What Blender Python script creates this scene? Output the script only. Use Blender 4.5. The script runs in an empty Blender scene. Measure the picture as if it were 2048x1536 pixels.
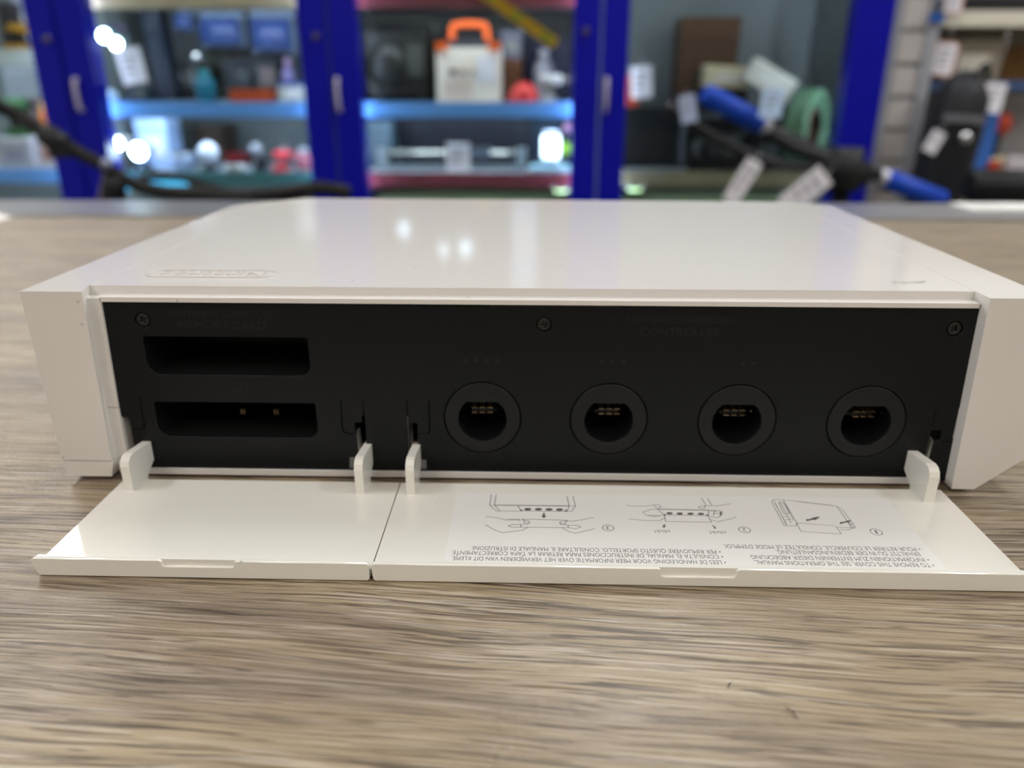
import bpy, bmesh, math, random
from mathutils import Vector, Matrix
random.seed(7)
R = math.radians
sc = bpy.context.scene
C = sc.collection

# ------------------------------------------------------------------ camera
CAM = Vector((0.00126, -0.1581, 0.08775))
PITCH, YAW, FPX = R(21.36), R(1.6), 1539.0
FWD = Vector((-math.sin(YAW)*math.cos(PITCH), math.cos(YAW)*math.cos(PITCH), -math.sin(PITCH)))
RGT = Vector((math.cos(YAW), math.sin(YAW), 0))
UP = RGT.cross(FWD)
cd = bpy.data.cameras.new('camera')
cam = bpy.data.objects.new('camera', cd)
C.objects.link(cam)
m = Matrix((RGT, UP, -FWD)).transposed().to_4x4()
m.translation = CAM
cam.matrix_world = m
cd.sensor_width = 36.0
cd.lens = 36.0*FPX/2048
cd.clip_start = 0.005
cd.clip_end = 50
cd.dof.use_dof = True
cd.dof.focus_distance = 0.148
cd.dof.aperture_fstop = 11.5
sc.camera = cam

# ------------------------------------------------------------------ world, exposure, ceiling lamps
w = bpy.data.worlds.new('world')
sc.world = w
w.use_nodes = True
w.node_tree.nodes['Background'].inputs[0].default_value = (0.8, 0.86, 1.0, 1)
w.node_tree.nodes['Background'].inputs[1].default_value = 0.3
sc.view_settings.view_transform = 'Standard'
sc.view_settings.look = 'None'
sc.view_settings.exposure = 0.25
sc.view_settings.gamma = 1.0
sc.view_settings.use_curve_mapping = False
sc.cycles.use_denoising = True
sc.cycles.max_bounces = 8
sc.cycles.sample_clamp_indirect = 6
CEIL, FLOOR = 1.75, -0.95
LAMP_E, LAMP_FRONT = 19.0, 8.5
# (x, y, length along x, length along y) of the lit ceiling panels
LAMPS = [(-1.85, 2.05, 0.5, 1.2), (0.3, 1.45, 0.3, 1.2), (2.1, 1.2, 0.3, 1.2),
         (-1.7, -0.5, 0.3, 1.2), (1.9, -0.5, 0.3, 1.2), (-0.9, -1.7, 0.5, 1.2), (0.9, -1.7, 0.5, 1.2)]  # last two are unseen, added for frontal fill

# ------------------------------------------------------------------ materials
def nodes(name):
    mt = bpy.data.materials.new(name)
    mt.use_nodes = True
    nt = mt.node_tree
    return mt, nt, nt.nodes['Principled BSDF']

def mat(name, col, rough=0.5, metal=0.0, spec=0.5, coat=0.0, emit=None, es=0.0, bump=0.0, bscale=200.0, var=0.0, vscale=20.0, trans=0.0):
    mt, nt, b = nodes(name)
    b.inputs['Base Color'].default_value = (*col, 1)
    b.inputs['Roughness'].default_value = rough
    b.inputs['Metallic'].default_value = metal
    b.inputs['Specular IOR Level'].default_value = spec
    b.inputs['Coat Weight'].default_value = coat
    b.inputs['Coat Roughness'].default_value = 0.05
    b.inputs['Transmission Weight'].default_value = trans
    if emit:
        b.inputs['Emission Color'].default_value = (*emit, 1)
        b.inputs['Emission Strength'].default_value = es
    tc = nt.nodes.new('ShaderNodeTexCoord')
    if bump > 0:
        n = nt.nodes.new('ShaderNodeTexNoise')
        n.inputs['Scale'].default_value = bscale
        n.inputs['Detail'].default_value = 3
        nt.links.new(tc.outputs['Object'], n.inputs['Vector'])
        bp = nt.nodes.new('ShaderNodeBump')
        bp.inputs['Strength'].default_value = bump
        bp.inputs['Distance'].default_value = 0.001
        nt.links.new(n.outputs['Fac'], bp.inputs['Height'])
        nt.links.new(bp.outputs[0], b.inputs['Normal'])
    if var > 0:
        n = nt.nodes.new('ShaderNodeTexNoise')
        n.inputs['Scale'].default_value = vscale
        n.inputs['Detail'].default_value = 4
        nt.links.new(tc.outputs['Object'], n.inputs['Vector'])
        mx = nt.nodes.new('ShaderNodeMix')
        mx.data_type = 'RGBA'
        mx.inputs[6].default_value = (*[c*(1-var) for c in col], 1)
        mx.inputs[7].default_value = (*[min(1, c*(1+var)) for c in col], 1)
        nt.links.new(n.outputs['Fac'], mx.inputs[0])
        nt.links.new(mx.outputs[2], b.inputs['Base Color'])
    return mt

def srgb(r, g, b):
    return tuple(((c/255)/12.92 if c/255 <= .04045 else ((c/255+.055)/1.055)**2.4) for c in (r, g, b))

def plastic_white(name, col, rough):
    """glossy console plastic with a few small grey specks of dust and wear"""
    mt, nt, b = nodes(name)
    N, L = nt.nodes.new, nt.links.new
    tc = N('ShaderNodeTexCoord')
    v = N('ShaderNodeTexVoronoi'); v.inputs['Scale'].default_value = 110; v.inputs['Randomness'].default_value = 1
    L(tc.outputs['Object'], v.inputs['Vector'])
    r = N('ShaderNodeValToRGB')
    r.color_ramp.elements[0].position = 0.018; r.color_ramp.elements[0].color = (0, 0, 0, 1)
    r.color_ramp.elements[1].position = 0.05; r.color_ramp.elements[1].color = (1, 1, 1, 1)
    L(v.outputs['Distance'], r.inputs[0])
    n = N('ShaderNodeTexNoise'); n.inputs['Scale'].default_value = 30
    L(tc.outputs['Object'], n.inputs['Vector'])
    r2 = N('ShaderNodeValToRGB')
    r2.color_ramp.elements[0].position = 0.42; r2.color_ramp.elements[0].color = (0, 0, 0, 1)
    r2.color_ramp.elements[1].position = 0.62; r2.color_ramp.elements[1].color = (1, 1, 1, 1)
    L(n.outputs['Fac'], r2.inputs[0])
    mx0 = N('ShaderNodeMath'); mx0.operation = 'MAXIMUM'
    L(r.outputs[0], mx0.inputs[0]); L(r2.outputs[0], mx0.inputs[1])
    mx = N('ShaderNodeMix'); mx.data_type = 'RGBA'
    mx.inputs[6].default_value = (*[c*0.55 for c in col], 1)
    mx.inputs[7].default_value = (*col, 1)
    L(mx0.outputs[0], mx.inputs[0])
    L(mx.outputs[2], b.inputs['Base Color'])
    b.inputs['Roughness'].default_value = rough
    b.inputs['Specular IOR Level'].default_value = 0.85
    return mt

def wood_laminate():
    mt, nt, b = nodes('wood_laminate')
    N, L = nt.nodes.new, nt.links.new
    tc = N('ShaderNodeTexCoord')
    # slow waviness of the grain
    wn = N('ShaderNodeTexNoise'); wn.inputs['Scale'].default_value = 1; wn.inputs['Detail'].default_value = 2
    mp0 = N('ShaderNodeMapping'); mp0.inputs['Scale'].default_value = (9, 22, 1)
    L(tc.outputs['Object'], mp0.inputs['Vector']); L(mp0.outputs[0], wn.inputs['Vector'])
    sub = N('ShaderNodeMath'); sub.operation = 'SUBTRACT'; sub.inputs[1].default_value = 0.5
    L(wn.outputs['Fac'], sub.inputs[0])
    mul = N('ShaderNodeMath'); mul.operation = 'MULTIPLY'; mul.inputs[1].default_value = 0.011
    L(sub.outputs[0], mul.inputs[0])
    cmb = N('ShaderNodeCombineXYZ'); L(mul.outputs[0], cmb.inputs[1])
    rot = N('ShaderNodeMapping'); rot.inputs['Rotation'].default_value = (0, 0, R(3.5))
    L(tc.outputs['Object'], rot.inputs['Vector'])
    add = N('ShaderNodeVectorMath'); add.operation = 'ADD'
    L(rot.outputs[0], add.inputs[0]); L(cmb.outputs[0], add.inputs[1])
    def noise(sx, sy, detail, rough=0.5, z=0.0):
        mp = N('ShaderNodeMapping'); mp.inputs['Scale'].default_value = (sx, sy, 1); mp.inputs['Location'].default_value = (z, z, z)
        L(add.outputs[0], mp.inputs['Vector'])
        n = N('ShaderNodeTexNoise'); n.inputs['Scale'].default_value = 1; n.inputs['Detail'].default_value = detail
        n.inputs['Roughness'].default_value = rough
        L(mp.outputs[0], n.inputs['Vector'])
        return n.outputs['Fac']
    def ramp(src, stops):
        r = N('ShaderNodeValToRGB')
        e = r.color_ramp.elements
        e[0].position, e[0].color = stops[0][0], (*stops[0][1], 1)
        e[1].position, e[1].color = stops[-1][0], (*stops[-1][1], 1)
        for p, c in stops[1:-1]:
            q = e.new(p); q.color = (*c, 1)
        L(src, r.inputs[0])
        return r.outputs[0]
    def mix(kind, f, a, bb):
        m = N('ShaderNodeMix'); m.data_type = 'RGBA'; m.blend_type = kind
        if isinstance(f, float): m.inputs[0].default_value = f
        else: L(f, m.inputs[0])
        L(a, m.inputs[6])
        if isinstance(bb, tuple): m.inputs[7].default_value = (*bb, 1)
        else: L(bb, m.inputs[7])
        return m.outputs[2]
    tone = ramp(noise(9, 75, 4), [(0.32, srgb(*WOOD[0])), (0.5, srgb(*WOOD[1])), (0.68, srgb(*WOOD[2]))])
    band = ramp(noise(14, 600, 5, 0.65, 3.1), [(0.36, (.80, .78, .77)), (0.56, (1.06, 1.06, 1.06))])
    col = mix('MULTIPLY', 0.75, tone, band)
    fine_n = noise(48, 1700, 3, 0.5, 7.7)
    fine = ramp(fine_n, [(0.425, (.36, .33, .31)), (0.455, (1, 1, 1)), (0.75, (1.06, 1.06, 1.06))])
    area = ramp(noise(14, 46, 2, 0.5, 1.3), [(0.34, (.45, .45, .45)), (0.58, (1, 1, 1))])
    col = mix('MULTIPLY', area, col, fine)
    pale_n = noise(45, 1900, 3, 0.5, 5.5)
    pale = ramp(pale_n, [(0.555, (0, 0, 0)), (0.60, (1, 1, 1))])
    pa = N('ShaderNodeMath'); pa.operation = 'MULTIPLY'; L(pale, pa.inputs[0]); L(area, pa.inputs[1])
    pb = N('ShaderNodeMath'); pb.operation = 'MULTIPLY'; L(pa.outputs[0], pb.inputs[0]); pb.inputs[1].default_value = 0.5
    col = mix('MIX', pb.outputs[0], col, srgb(196, 186, 172))
    # long thin pores that follow the grain
    for sx_, sy_, z_, wd_, k_ in ((7, 300, 2.2, 0.009, 0.4), (11, 700, 9.4, 0.016, 0.4), (16, 1300, 4.1, 0.02, 0.5)):
        d = N('ShaderNodeMath'); d.operation = 'SUBTRACT'; L(noise(sx_, sy_, 2, 0.5, z_), d.inputs[0]); d.inputs[1].default_value = 0.5
        ab = N('ShaderNodeMath'); ab.operation = 'ABSOLUTE'; L(d.outputs[0], ab.inputs[0])
        ln = ramp(ab.outputs[0], [(wd_*.3, (k_, k_*.93, k_*.9)), (wd_, (1, 1, 1))])
        col = mix('MULTIPLY', 0.8, col, ln)
    L(col, b.inputs['Base Color'])
    b.inputs['Roughness'].default_value = 0.38
    b.inputs['Specular IOR Level'].default_value = 0.45
    bp = N('ShaderNodeBump'); bp.inputs['Strength'].default_value = 0.8; bp.inputs['Distance'].default_value = 0.0003
    L(fine_n, bp.inputs['Height'])
    bp2 = N('ShaderNodeBump'); bp2.inputs['Strength'].default_value = 0.35; bp2.inputs['Distance'].default_value = 0.0003
    sp = N('ShaderNodeTexNoise'); sp.inputs['Scale'].default_value = 900; sp.inputs['Detail'].default_value = 2
    L(tc.outputs['Object'], sp.inputs['Vector'])
    L(sp.outputs['Fac'], bp2.inputs['Height']); L(bp.outputs[0], bp2.inputs['Normal'])
    L(bp2.outputs[0], b.inputs['Normal'])
    return mt

WOOD = [(126, 112, 96), (146, 131, 108), (156, 141, 114)]
WHITE = plastic_white('white_plastic', srgb(220, 218, 214), 0.065)
CREAM = plastic_white('cream_white_plastic', srgb(229, 228, 220), 0.05)
BLACK = mat('black_plastic', (0.0048, 0.006, 0.0068), 0.36, spec=0.22, bump=0.2, bscale=2500)
BLACKP = mat('black_port_plastic', (0.009, 0.010, 0.010), 0.4, spec=0.25, bump=0.12, bscale=2500)
WELL = mat('dark_interior_plastic', (0.004, 0.004, 0.005), 0.6)
INK = mat('debossed_black', (0.002, 0.002, 0.002), 0.7)
SCREW = mat('black_screw_metal', (0.03, 0.03, 0.03), 0.35, 0.6)
GOLD = mat('gold_contact', (0.55, 0.42, 0.25), 0.4, 0.5)
GREYP = mat('grey_plastic', (0.12, 0.12, 0.115), 0.3)
STICK = mat('sticker_film', srgb(231, 231, 227), 0.06, spec=0.6)
PRINT = mat('grey_print', srgb(96, 94, 92), 0.5)
OAK = wood_laminate()
ALU = mat('brushed_aluminium', (0.42, 0.43, 0.46), 0.3, 0.8, bump=0.1, bscale=300)

# ------------------------------------------------------------------ building helpers
MM = 0.001
def link(name, bm, m, parent=None, smooth=False, s=1.0, rec=True):
    me = bpy.data.meshes.new(name)
    if rec: bmesh.ops.recalc_face_normals(bm, faces=bm.faces)
    if s != 1.0: bmesh.ops.scale(bm, vec=(s, s, s), verts=bm.verts)
    bm.to_mesh(me); bm.free()
    for x in (m if isinstance(m, (list, tuple)) else [m]): me.materials.append(x)
    if smooth:
        for p in me.polygons: p.use_smooth = True
    o = bpy.data.objects.new(name, me)
    C.objects.link(o)
    if parent: o.parent = parent
    return o

def bevel(bm, off, seg=2, ang=30):
    es = [e for e in bm.edges if len(e.link_faces) == 2 and e.calc_face_angle(0) > R(ang)]
    if es: bmesh.ops.bevel(bm, geom=es, offset=off, segments=seg, affect='EDGES', profile=0.5, clamp_overlap=True)

def box(bm, x0, x1, y0, y1, z0, z1, mi=0, rot=None):
    vs = [bm.verts.new((x, y, z)) for x in (x0, x1) for y in (y0, y1) for z in (z0, z1)]
    fs = [(0, 1, 3, 2), (4, 6, 7, 5), (0, 4, 5, 1), (2, 3, 7, 6), (0, 2, 6, 4), (1, 5, 7, 3)]
    for f in fs:
        q = bm.faces.new([vs[i] for i in f]); q.material_index = mi
    if rot is not None:
        c = Vector(((x0+x1)/2, (y0+y1)/2, (z0+z1)/2))
        for v in vs: v.co = c + rot @ (v.co - c)
    return vs

def prism(bm, pts, a, b, axis='z', mi=0):
    """polygon pts swept from a to b along the axis (pts in the other two axes in x,y,z order)"""
    def mk(p, t):
        if axis == 'z': return (p[0], p[1], t)
        if axis == 'y': return (p[0], t, p[1])
        return (t, p[0], p[1])
    A = [bm.verts.new(mk(p, a)) for p in pts]
    B = [bm.verts.new(mk(p, b)) for p in pts]
    n = len(pts)
    fs = [bm.faces.new(A), bm.faces.new(B[::-1])]
    for i in range(n): fs.append(bm.faces.new((A[i], B[i], B[(i+1) % n], A[(i+1) % n])))
    for f in fs: f.material_index = mi
    return A + B

def loft(bm, lo, hi, mi=0):
    A = [bm.verts.new(p) for p in lo]; B = [bm.verts.new(p) for p in hi]
    n = len(lo)
    fs = [bm.faces.new(A), bm.faces.new(B[::-1])]
    for i in range(n): fs.append(bm.faces.new((A[i], B[i], B[(i+1) % n], A[(i+1) % n])))
    for f in fs: f.material_index = mi

def lathe(bm, prof, c=(0, 0, 0), seg=24, axis='z', mi=0):
    rings = []
    for r, t in prof:
        ring = []
        for i in range(seg):
            a = 2*math.pi*i/seg
            u, v = r*math.cos(a), r*math.sin(a)
            p = (u, v, t) if axis == 'z' else ((u, t, v) if axis == 'y' else (t, u, v))
            ring.append(bm.verts.new((c[0]+p[0], c[1]+p[1], c[2]+p[2])))
        rings.append(ring)
    for a, b in zip(rings, rings[1:]):
        for i in range(seg):
            f = bm.faces.new((a[i], a[(i+1) % seg], b[(i+1) % seg], b[i])); f.material_index = mi
    for ring in (rings[0], rings[-1]):
        f = bm.faces.new(ring); f.material_index = mi

def tube(bm, pts, r, seg=10, mi=0):
    pts = [Vector(p) for p in pts]
    rs = r if isinstance(r, (list, tuple)) else [r]*len(pts)
    prev = None; rings = []
    for i, p in enumerate(pts):
        d = (pts[min(i+1, len(pts)-1)] - pts[max(i-1, 0)]).normalized()
        if prev is None:
            a = Vector((0, 0, 1)) if abs(d.z) < .9 else Vector((1, 0, 0))
            u = d.cross(a).normalized()
        else:
            u = (prev - d*prev.dot(d)).normalized()
        prev = u; v = d.cross(u)
        rings.append([bm.verts.new(p + rs[i]*(math.cos(2*math.pi*k/seg)*u + math.sin(2*math.pi*k/seg)*v)) for k in range(seg)])
    for a, b in zip(rings, rings[1:]):
        for i in range(seg):
            f = bm.faces.new((a[i], a[(i+1) % seg], b[(i+1) % seg], b[i])); f.material_index = mi; f.smooth = True
    for ring in (rings[0], rings[-1]):
        f = bm.faces.new(ring); f.material_index = mi

def curve_pts(pts, n=6):
    """smooth path through the given points"""
    P = [Vector(p) for p in pts]; out = []
    for i in range(len(P)-1):
        p0, p1, p2, p3 = P[max(i-1, 0)], P[i], P[i+1], P[min(i+2, len(P)-1)]
        for k in range(n):
            t = k/n
            out.append(0.5*((2*p1)+(-p0+p2)*t+(2*p0-5*p1+4*p2-p3)*t*t+(-p0+3*p1-3*p2+p3)*t**3))
    out.append(P[-1])
    return out

def flat_fill(loops, thick, bev, conv):
    """2-D outline with holes -> solid plate mesh (bmesh); conv maps (u, v, t) to xyz"""
    cu = bpy.data.curves.new('tmp', 'CURVE'); cu.dimensions = '2D'; cu.fill_mode = 'BOTH'
    cu.extrude = thick/2; cu.bevel_depth = bev; cu.bevel_resolution = 1; cu.offset = -bev
    for lp in loops:
        s = cu.splines.new('POLY'); s.points.add(len(lp)-1)
        for q, p in zip(s.points, lp): q.co = (p[0], p[1], 0, 1)
        s.use_cyclic_u = True
    return curve_to_bm(cu, conv)

def curve_to_bm(cu, conv):
    o = bpy.data.objects.new('tmp', cu); C.objects.link(o)
    bpy.context.view_layer.update()
    me = bpy.data.meshes.new_from_object(o.evaluated_get(bpy.context.evaluated_depsgraph_get()))
    bm = bmesh.new(); bm.from_mesh(me)
    for v in bm.verts: v.co = conv(*v.co)
    bpy.data.objects.remove(o); bpy.data.curves.remove(cu); bpy.data.meshes.remove(me)
    return bm

def text_bm(txt, width, height, conv, bold=0.0, align='LEFT', extrude=0.0, shear=0.0):
    """lettering of the given width and capital height; conv maps (u, v, t) to xyz, u from 0 to width"""
    cu = bpy.data.curves.new('tmp', 'FONT'); cu.body = txt; cu.size = 1; cu.extrude = extrude; cu.offset = bold; cu.shear = shear
    bm = curve_to_bm(cu, lambda x, y, z: Vector((x, y, z)))
    xs = [v.co.x for v in bm.verts]
    x0, x1 = min(xs), max(xs)
    for v in bm.verts: v.co = conv((v.co.x-x0)/(x1-x0)*width, v.co.y/0.7*height, v.co.z)
    return bm

def merge(bm, other):
    me = bpy.data.meshes.new('tmp'); other.to_mesh(me); other.free(); bm.from_mesh(me); bpy.data.meshes.remove(me)

def ribbon(bm, pts, wd, z):
    pts = [Vector((p[0], p[1])) for p in pts]
    for a, b in zip(pts, pts[1:]):
        d = b-a
        if d.length < 1e-6: continue
        d.normalize(); n = Vector((-d.y, d.x))*wd/2; e = d*wd*0.35
        bm.faces.new([bm.verts.new((q.x, q.y, z)) for q in (a-e-n, b+e-n, b+e+n, a-e+n)])

def empty(name, loc, label, cat, group=None, rz=0.0):
    o = bpy.data.objects.new(name, None); C.objects.link(o)
    o.empty_display_size = 0.05
    o.location = loc; o.rotation_euler = (0, 0, rz)
    return tag(o, label, cat, group)

def tag(o, label, cat, group=None, kind=None):
    o['label'] = label; o['category'] = cat
    if group: o['group'] = group
    if kind: o['kind'] = kind
    return o

def struct(o):
    o['kind'] = 'structure'
    return o
def circle(cx, cy, r, n=40, a0=0.0, a1=2*math.pi):
    full = abs(a1-a0-2*math.pi) < 1e-6
    return [(cx+r*math.cos(a0+(a1-a0)*i/(n if full else n-1)), cy+r*math.sin(a0+(a1-a0)*i/(n if full else n-1))) for i in range(n)]

def rrect(x0, x1, y0, y1, r, n=6):
    rr = r if isinstance(r, tuple) else (r,)*4      # bottom-left, bottom-right, top-right, top-left
    out = []
    for (cx, cy, a), q in zip(((x0, y0, math.pi), (x1, y0, 1.5*math.pi), (x1, y1, 0), (x0, y1, .5*math.pi)), rr):
        ox = cx + q*(1 if cx == x0 else -1); oy = cy + q*(1 if cy == y0 else -1)
        out += [(ox+q*math.cos(a+math.pi/2*i/n), oy+q*math.sin(a+math.pi/2*i/n)) for i in range(n+1)]
    return out

# ================================================================== room shell
RX0, RX1, RY0, RY1 = -3.2, 3.2, -2.6, 2.9
def slab(name, a, m):
    bm = bmesh.new(); box(bm, *a); return struct(link(name, bm, m))
WALLM = mat('painted_wall', srgb(205, 203, 196), 0.8, var=0.05, vscale=3)
slab('floor', (RX0, RX1, RY0, RY1, FLOOR-.05, FLOOR), mat('floor_tiles', srgb(120, 116, 108), 0.35, var=0.12, vscale=6))
slab('ceiling', (RX0, RX1, RY0, RY1, CEIL, CEIL+.05), mat('ceiling_paint', srgb(215, 213, 206), 0.9, var=0.03, vscale=5))
slab('wall_back', (RX0, RX1, RY1, RY1+.05, FLOOR, CEIL), WALLM)
slab('wall_front', (RX0, RX1, RY0-.05, RY0, FLOOR, CEIL), mat('grey_wall', srgb(112, 106, 98), 0.8, var=0.1, vscale=3))
slab('wall_left', (RX0-.05, RX0, RY0, RY1, FLOOR, CEIL), WALLM)
slab('wall_right', (RX1, RX1+.05, RY0, RY1, FLOOR, CEIL), WALLM)

GLOW = mat('lit_diffuser', (0.9, 0.9, 0.9), 0.6, emit=(0.97, 0.98, 1.0), es=LAMP_E)
GLOWL = mat('lit_bright_diffuser', (0.9, 0.9, 0.9), 0.6, emit=(1.0, 0.95, 0.9), es=LAMP_E*0.95)
GLOWF = mat('added_fill_diffuser', (0.9, 0.9, 0.9), 0.6, emit=(1.0, 0.87, 0.75), es=LAMP_FRONT)  # for the unseen warm pair added to brighten the front faces
HOUSE = mat('white_enamel', (0.75, 0.75, 0.74), 0.4)
WHERE = ['above the leftmost cabinet', 'above the far side of the counter', 'above the storage rack on the right',
         'over the near left of the counter', 'over the near right of the counter', 'added behind the camera on the left as fill', 'added behind the camera on the right as fill']
for i, (x, y, lx, ly) in enumerate(LAMPS):
    t = empty('ceiling_light', (x, y, CEIL), 'long white ceiling lamp ' + WHERE[i], 'lamp', 'lit ceiling lamps')
    bm = bmesh.new(); box(bm, -lx/2-.02, lx/2+.02, -ly/2-.02, ly/2+.02, -.05, 0); link('housing', bm, HOUSE, t)
    bm = bmesh.new(); box(bm, -lx/2, lx/2, -ly/2, ly/2, -.058, -.05); link('diffuser', bm, GLOWF if i > 4 else (GLOWL if i == 0 else GLOW), t)

# ================================================================== counter
t = empty('shop_counter', (0, 0.1, FLOOR), 'grey-brown oak laminate shop counter with an aluminium far edge', 'counter')
bm = bmesh.new(); box(bm, -1.3, 1.3, -.42, .280, .92, .95); bevel(bm, .0015)
link('counter_top', bm, OAK, t)
bm = bmesh.new()
prism(bm, [(.2802, .9515), (.352, .9515), (.355, .9485), (.355, .91), (.352, .91), (.352, .9385), (.2802, .9385)], -1.3, 1.3, 'x')
link('edge_trim', bm, ALU, t)
bm = bmesh.new(); box(bm, -1.28, 1.28, -.36, .33, 0, .92)
link('base_cabinet', bm, mat('grey_carcass', (0.3, 0.28, 0.26), 0.6), t)
t = empty('edge_label', (0.345, 0.443, 0.0018), 'blank white shelf label stuck on the metal counter edge at the right', 'label')
bm = bmesh.new(); box(bm, -.027, .03, -.03, .004, 0, .0012); bevel(bm, .0004); link('card', bm, mat('white_card', (.85, .85, .82), .5), t)
bm = bmesh.new()
for k in range(4): box(bm, -.02, .014-.004*k, -.024+.006*k, -.022+.006*k, .0012, .0014)
link('print', bm, mat('pale_print', (.6, .6, .58), .5), t)
t = empty('paper_slip', (-.375, .365, .0002), 'small white folded slip of paper on the counter at the far left', 'paper')
bm = bmesh.new(); prism(bm, [(-.05, 0), (.013, 0), (.013, .0004), (-.01, .006), (-.05, .0045)], -.03, .012, 'x')
for v in bm.verts: v.co = Vector((v.co.y*0.9, v.co.x*0.9, v.co.z))
link('sheet', bm, mat('white_paper', (.85, .82, .78), .7), t)
for (x, y, a, l, nm) in ((.0405, -.0680, -1.1, .0024, 'dark grain-like splinter on the bare counter, the nearer and longer of two'),
                       (.0325, -.0625, 0.9, .0012, 'tiny dark curved chip on the bare counter beside a longer splinter')):
    bm = bmesh.new(); tube(bm, curve_pts([(-l/2, 0, .0003), (0, l*.08, .0004), (l/2, 0, .0003)], 4), [.00008]*4+[.00018]+[.00008]*4, 6)
    o = link('splinter', bm, mat('dark_chip', (.05, .045, .04), .5)); o.location = (x, y, 0); o.rotation_euler = (0, 0, a)
    tag(o, nm, 'splinter')

# ================================================================== console (all numbers in millimetres)
con = empty('game_console', (0, 0, 0), 'white game console lying flat on the wooden counter with both port covers open', 'console')
def part(name, bm, m, parent=con, **k): return link(name, bm, m, parent, s=MM, **k)

# ---- shell
bm = bmesh.new()
b2 = bmesh.new()
prism(b2, [(-96.96, 6), (96.96, 6), (96.96, 140.3), (-88, 145.4), (-96.96, 137.0)], 43.1, 46.0); bevel(b2, .6, 3); merge(bm, b2)
b2 = bmesh.new()
prism(b2, [(2.6, 43.2), (2.6, 44.25), (8, 44.25), (8, 43.2)], -93.4, 96.0, 'x'); bevel(b2, .22, 3); merge(bm, b2)
b2 = bmesh.new()
prism(b2, [(-96.7, 34), (96.7, 34), (96.7, 140.0), (-88, 145), (-96.7, 136.7)], 1.4, 43.2); bevel(b2, .45, 2); merge(bm, b2)
b2 = bmesh.new(); box(b2, -96.7, 96.0, 2.6, 34, .95, 2.35); bevel(b2, .2, 2); merge(bm, b2)
b2 = bmesh.new()                                          # narrow white strip left of the dark panel, in two lengths
loft(b2, [(-96.9, 2.6, 18.1), (-94.1, 2.6, 18.1), (-94.1, 8, 18.1), (-96.9, 8, 18.1)], [(-96.9, 2.6, 44.0), (-93.2, 2.6, 44.0), (-93.2, 8, 44.0), (-96.9, 8, 44.0)])
loft(b2, [(-96.9, 2.6, 1.6), (-94.3, 2.6, 1.6), (-94.3, 14, 1.6), (-96.9, 14, 1.6)], [(-96.9, 2.6, 17.95), (-94.1, 2.6, 17.95), (-94.1, 14, 17.95), (-96.9, 14, 17.95)])
bevel(b2, .15, 2); merge(bm, b2)
box(bm, -96.8, -94.4, 6.4, 34, 1.6, 43.2); box(bm, 99.5, 100.5, 6.4, 34, 1.6, 43.2)
shell = part('shell', bm, WHITE)
# ---- end pieces
def ring_y(x_in_f, x_in_s, x_out, z, side):
    if side < 0:
        return [(x_out, 0, z), (x_in_f, 0, z), (x_in_s, 5.5, z), (-97.0, 137.1, z), (-104.3, 130.2, z), (x_out, 122.5, z)]
    return [(x_in_f, 0, z), (x_out, 0, z), (x_out, 128, z), (x_out-3.5, 138.2, z), (x_out-7, 139.6, z), (x_in_s, 140.4, z), (x_in_s, 5.5, z), (x_in_f+.5, 3.4, z)]
bm = bmesh.new()
b2 = bmesh.new(); loft(b2, ring_y(-96.6, -97.0, -108.4, 5.65, -1), ring_y(-95.4, -97.0, -109.0, 46.1, -1)); bevel(b2, .75, 4); merge(bm, b2)
b2 = bmesh.new(); loft(b2, ring_y(-97.4, -97.6, -107.6, 1.5, -1), ring_y(-96.3, -96.7, -108.4, 5.4, -1)); bevel(b2, .35, 3); merge(bm, b2)
part('end_cap', bm, WHITE)
bm = bmesh.new()
b2 = bmesh.new()
prism(b2, [(97.2, 46.1), (109.6, 46.1), (112.0, 9.0), (102.6, 1.2), (98.2, 1.2)], 0, 139.5, 'y')
for v in b2.verts:                                        # rounded rear corner and a slightly flared inner lip at the front
    if v.co.y > 100 and v.co.x > 105: v.co.y = 131
    if v.co.y < 1 and abs(v.co.x-97.2) < .1: v.co.x = 96.3
    elif v.co.y < 1 and v.co.x < 98.5 and v.co.z < 5: v.co.x = 97.5
bevel(b2, .8, 4); merge(bm, b2)
part('end_cap', bm, WHITE)
# ---- feet
for x, y in ((-90, 45), (90, 45), (-80, 125), (90, 125)):
    bm = bmesh.new(); lathe(bm, [(4, 0), (4.2, .3), (4.2, 1.5)], (x, y, 0)); part('rubber_foot', bm, BLACK)

# ---- dark port panel; coordinates measured on the front plane, carried back to the panel's plane
PY = 3.2
K = (158.1+PY)/158.1
def fx(x): return 1.26+(x-1.26)*K
def fz(z): return 87.75+(z-87.75)*K
def F(p): return (fx(p[0]), fz(p[1]))
def strip(pts, wd):
    """thin closed outline round an open path"""
    P = [Vector(p) for p in pts]; Lf, Rt = [], []
    for i, p in enumerate(P):
        d = (P[min(i+1, len(P)-1)]-P[max(i-1, 0)]).normalized(); n = Vector((-d.y, d.x))*wd/2
        Lf.append(tuple(p+n)); Rt.append(tuple(p-n))
    return Lf + Rt[::-1]
outer = [(-91.55, 44.9), (-92.4, 16.9), (-90.5, 16.9), (-90.7, 3.2), (97.6, 3.2), (96.1, 44.9)]
ports = [(-9.8, 17.6), (18.5, 17.6), (47.0, 17.6), (75.5, 17.6)]
screws = [(-83.3, 39.9), (3.7, 39.6), (90.4, 39.4)]
slots = [(-84.0, -47.7, 27.3, 36.2), (-84.2, -47.4, 12.1, 20.7)]
holes = []
for x, z in ports: holes.append(circle(x, z, 8.72, 64))
for x, z in screws: holes.append(circle(x, z, 1.72, 28))
for a, b, c, d in slots: holes.append(rrect(a, b, c, d, (3.0, 2.4, .5, .5)))
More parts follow.
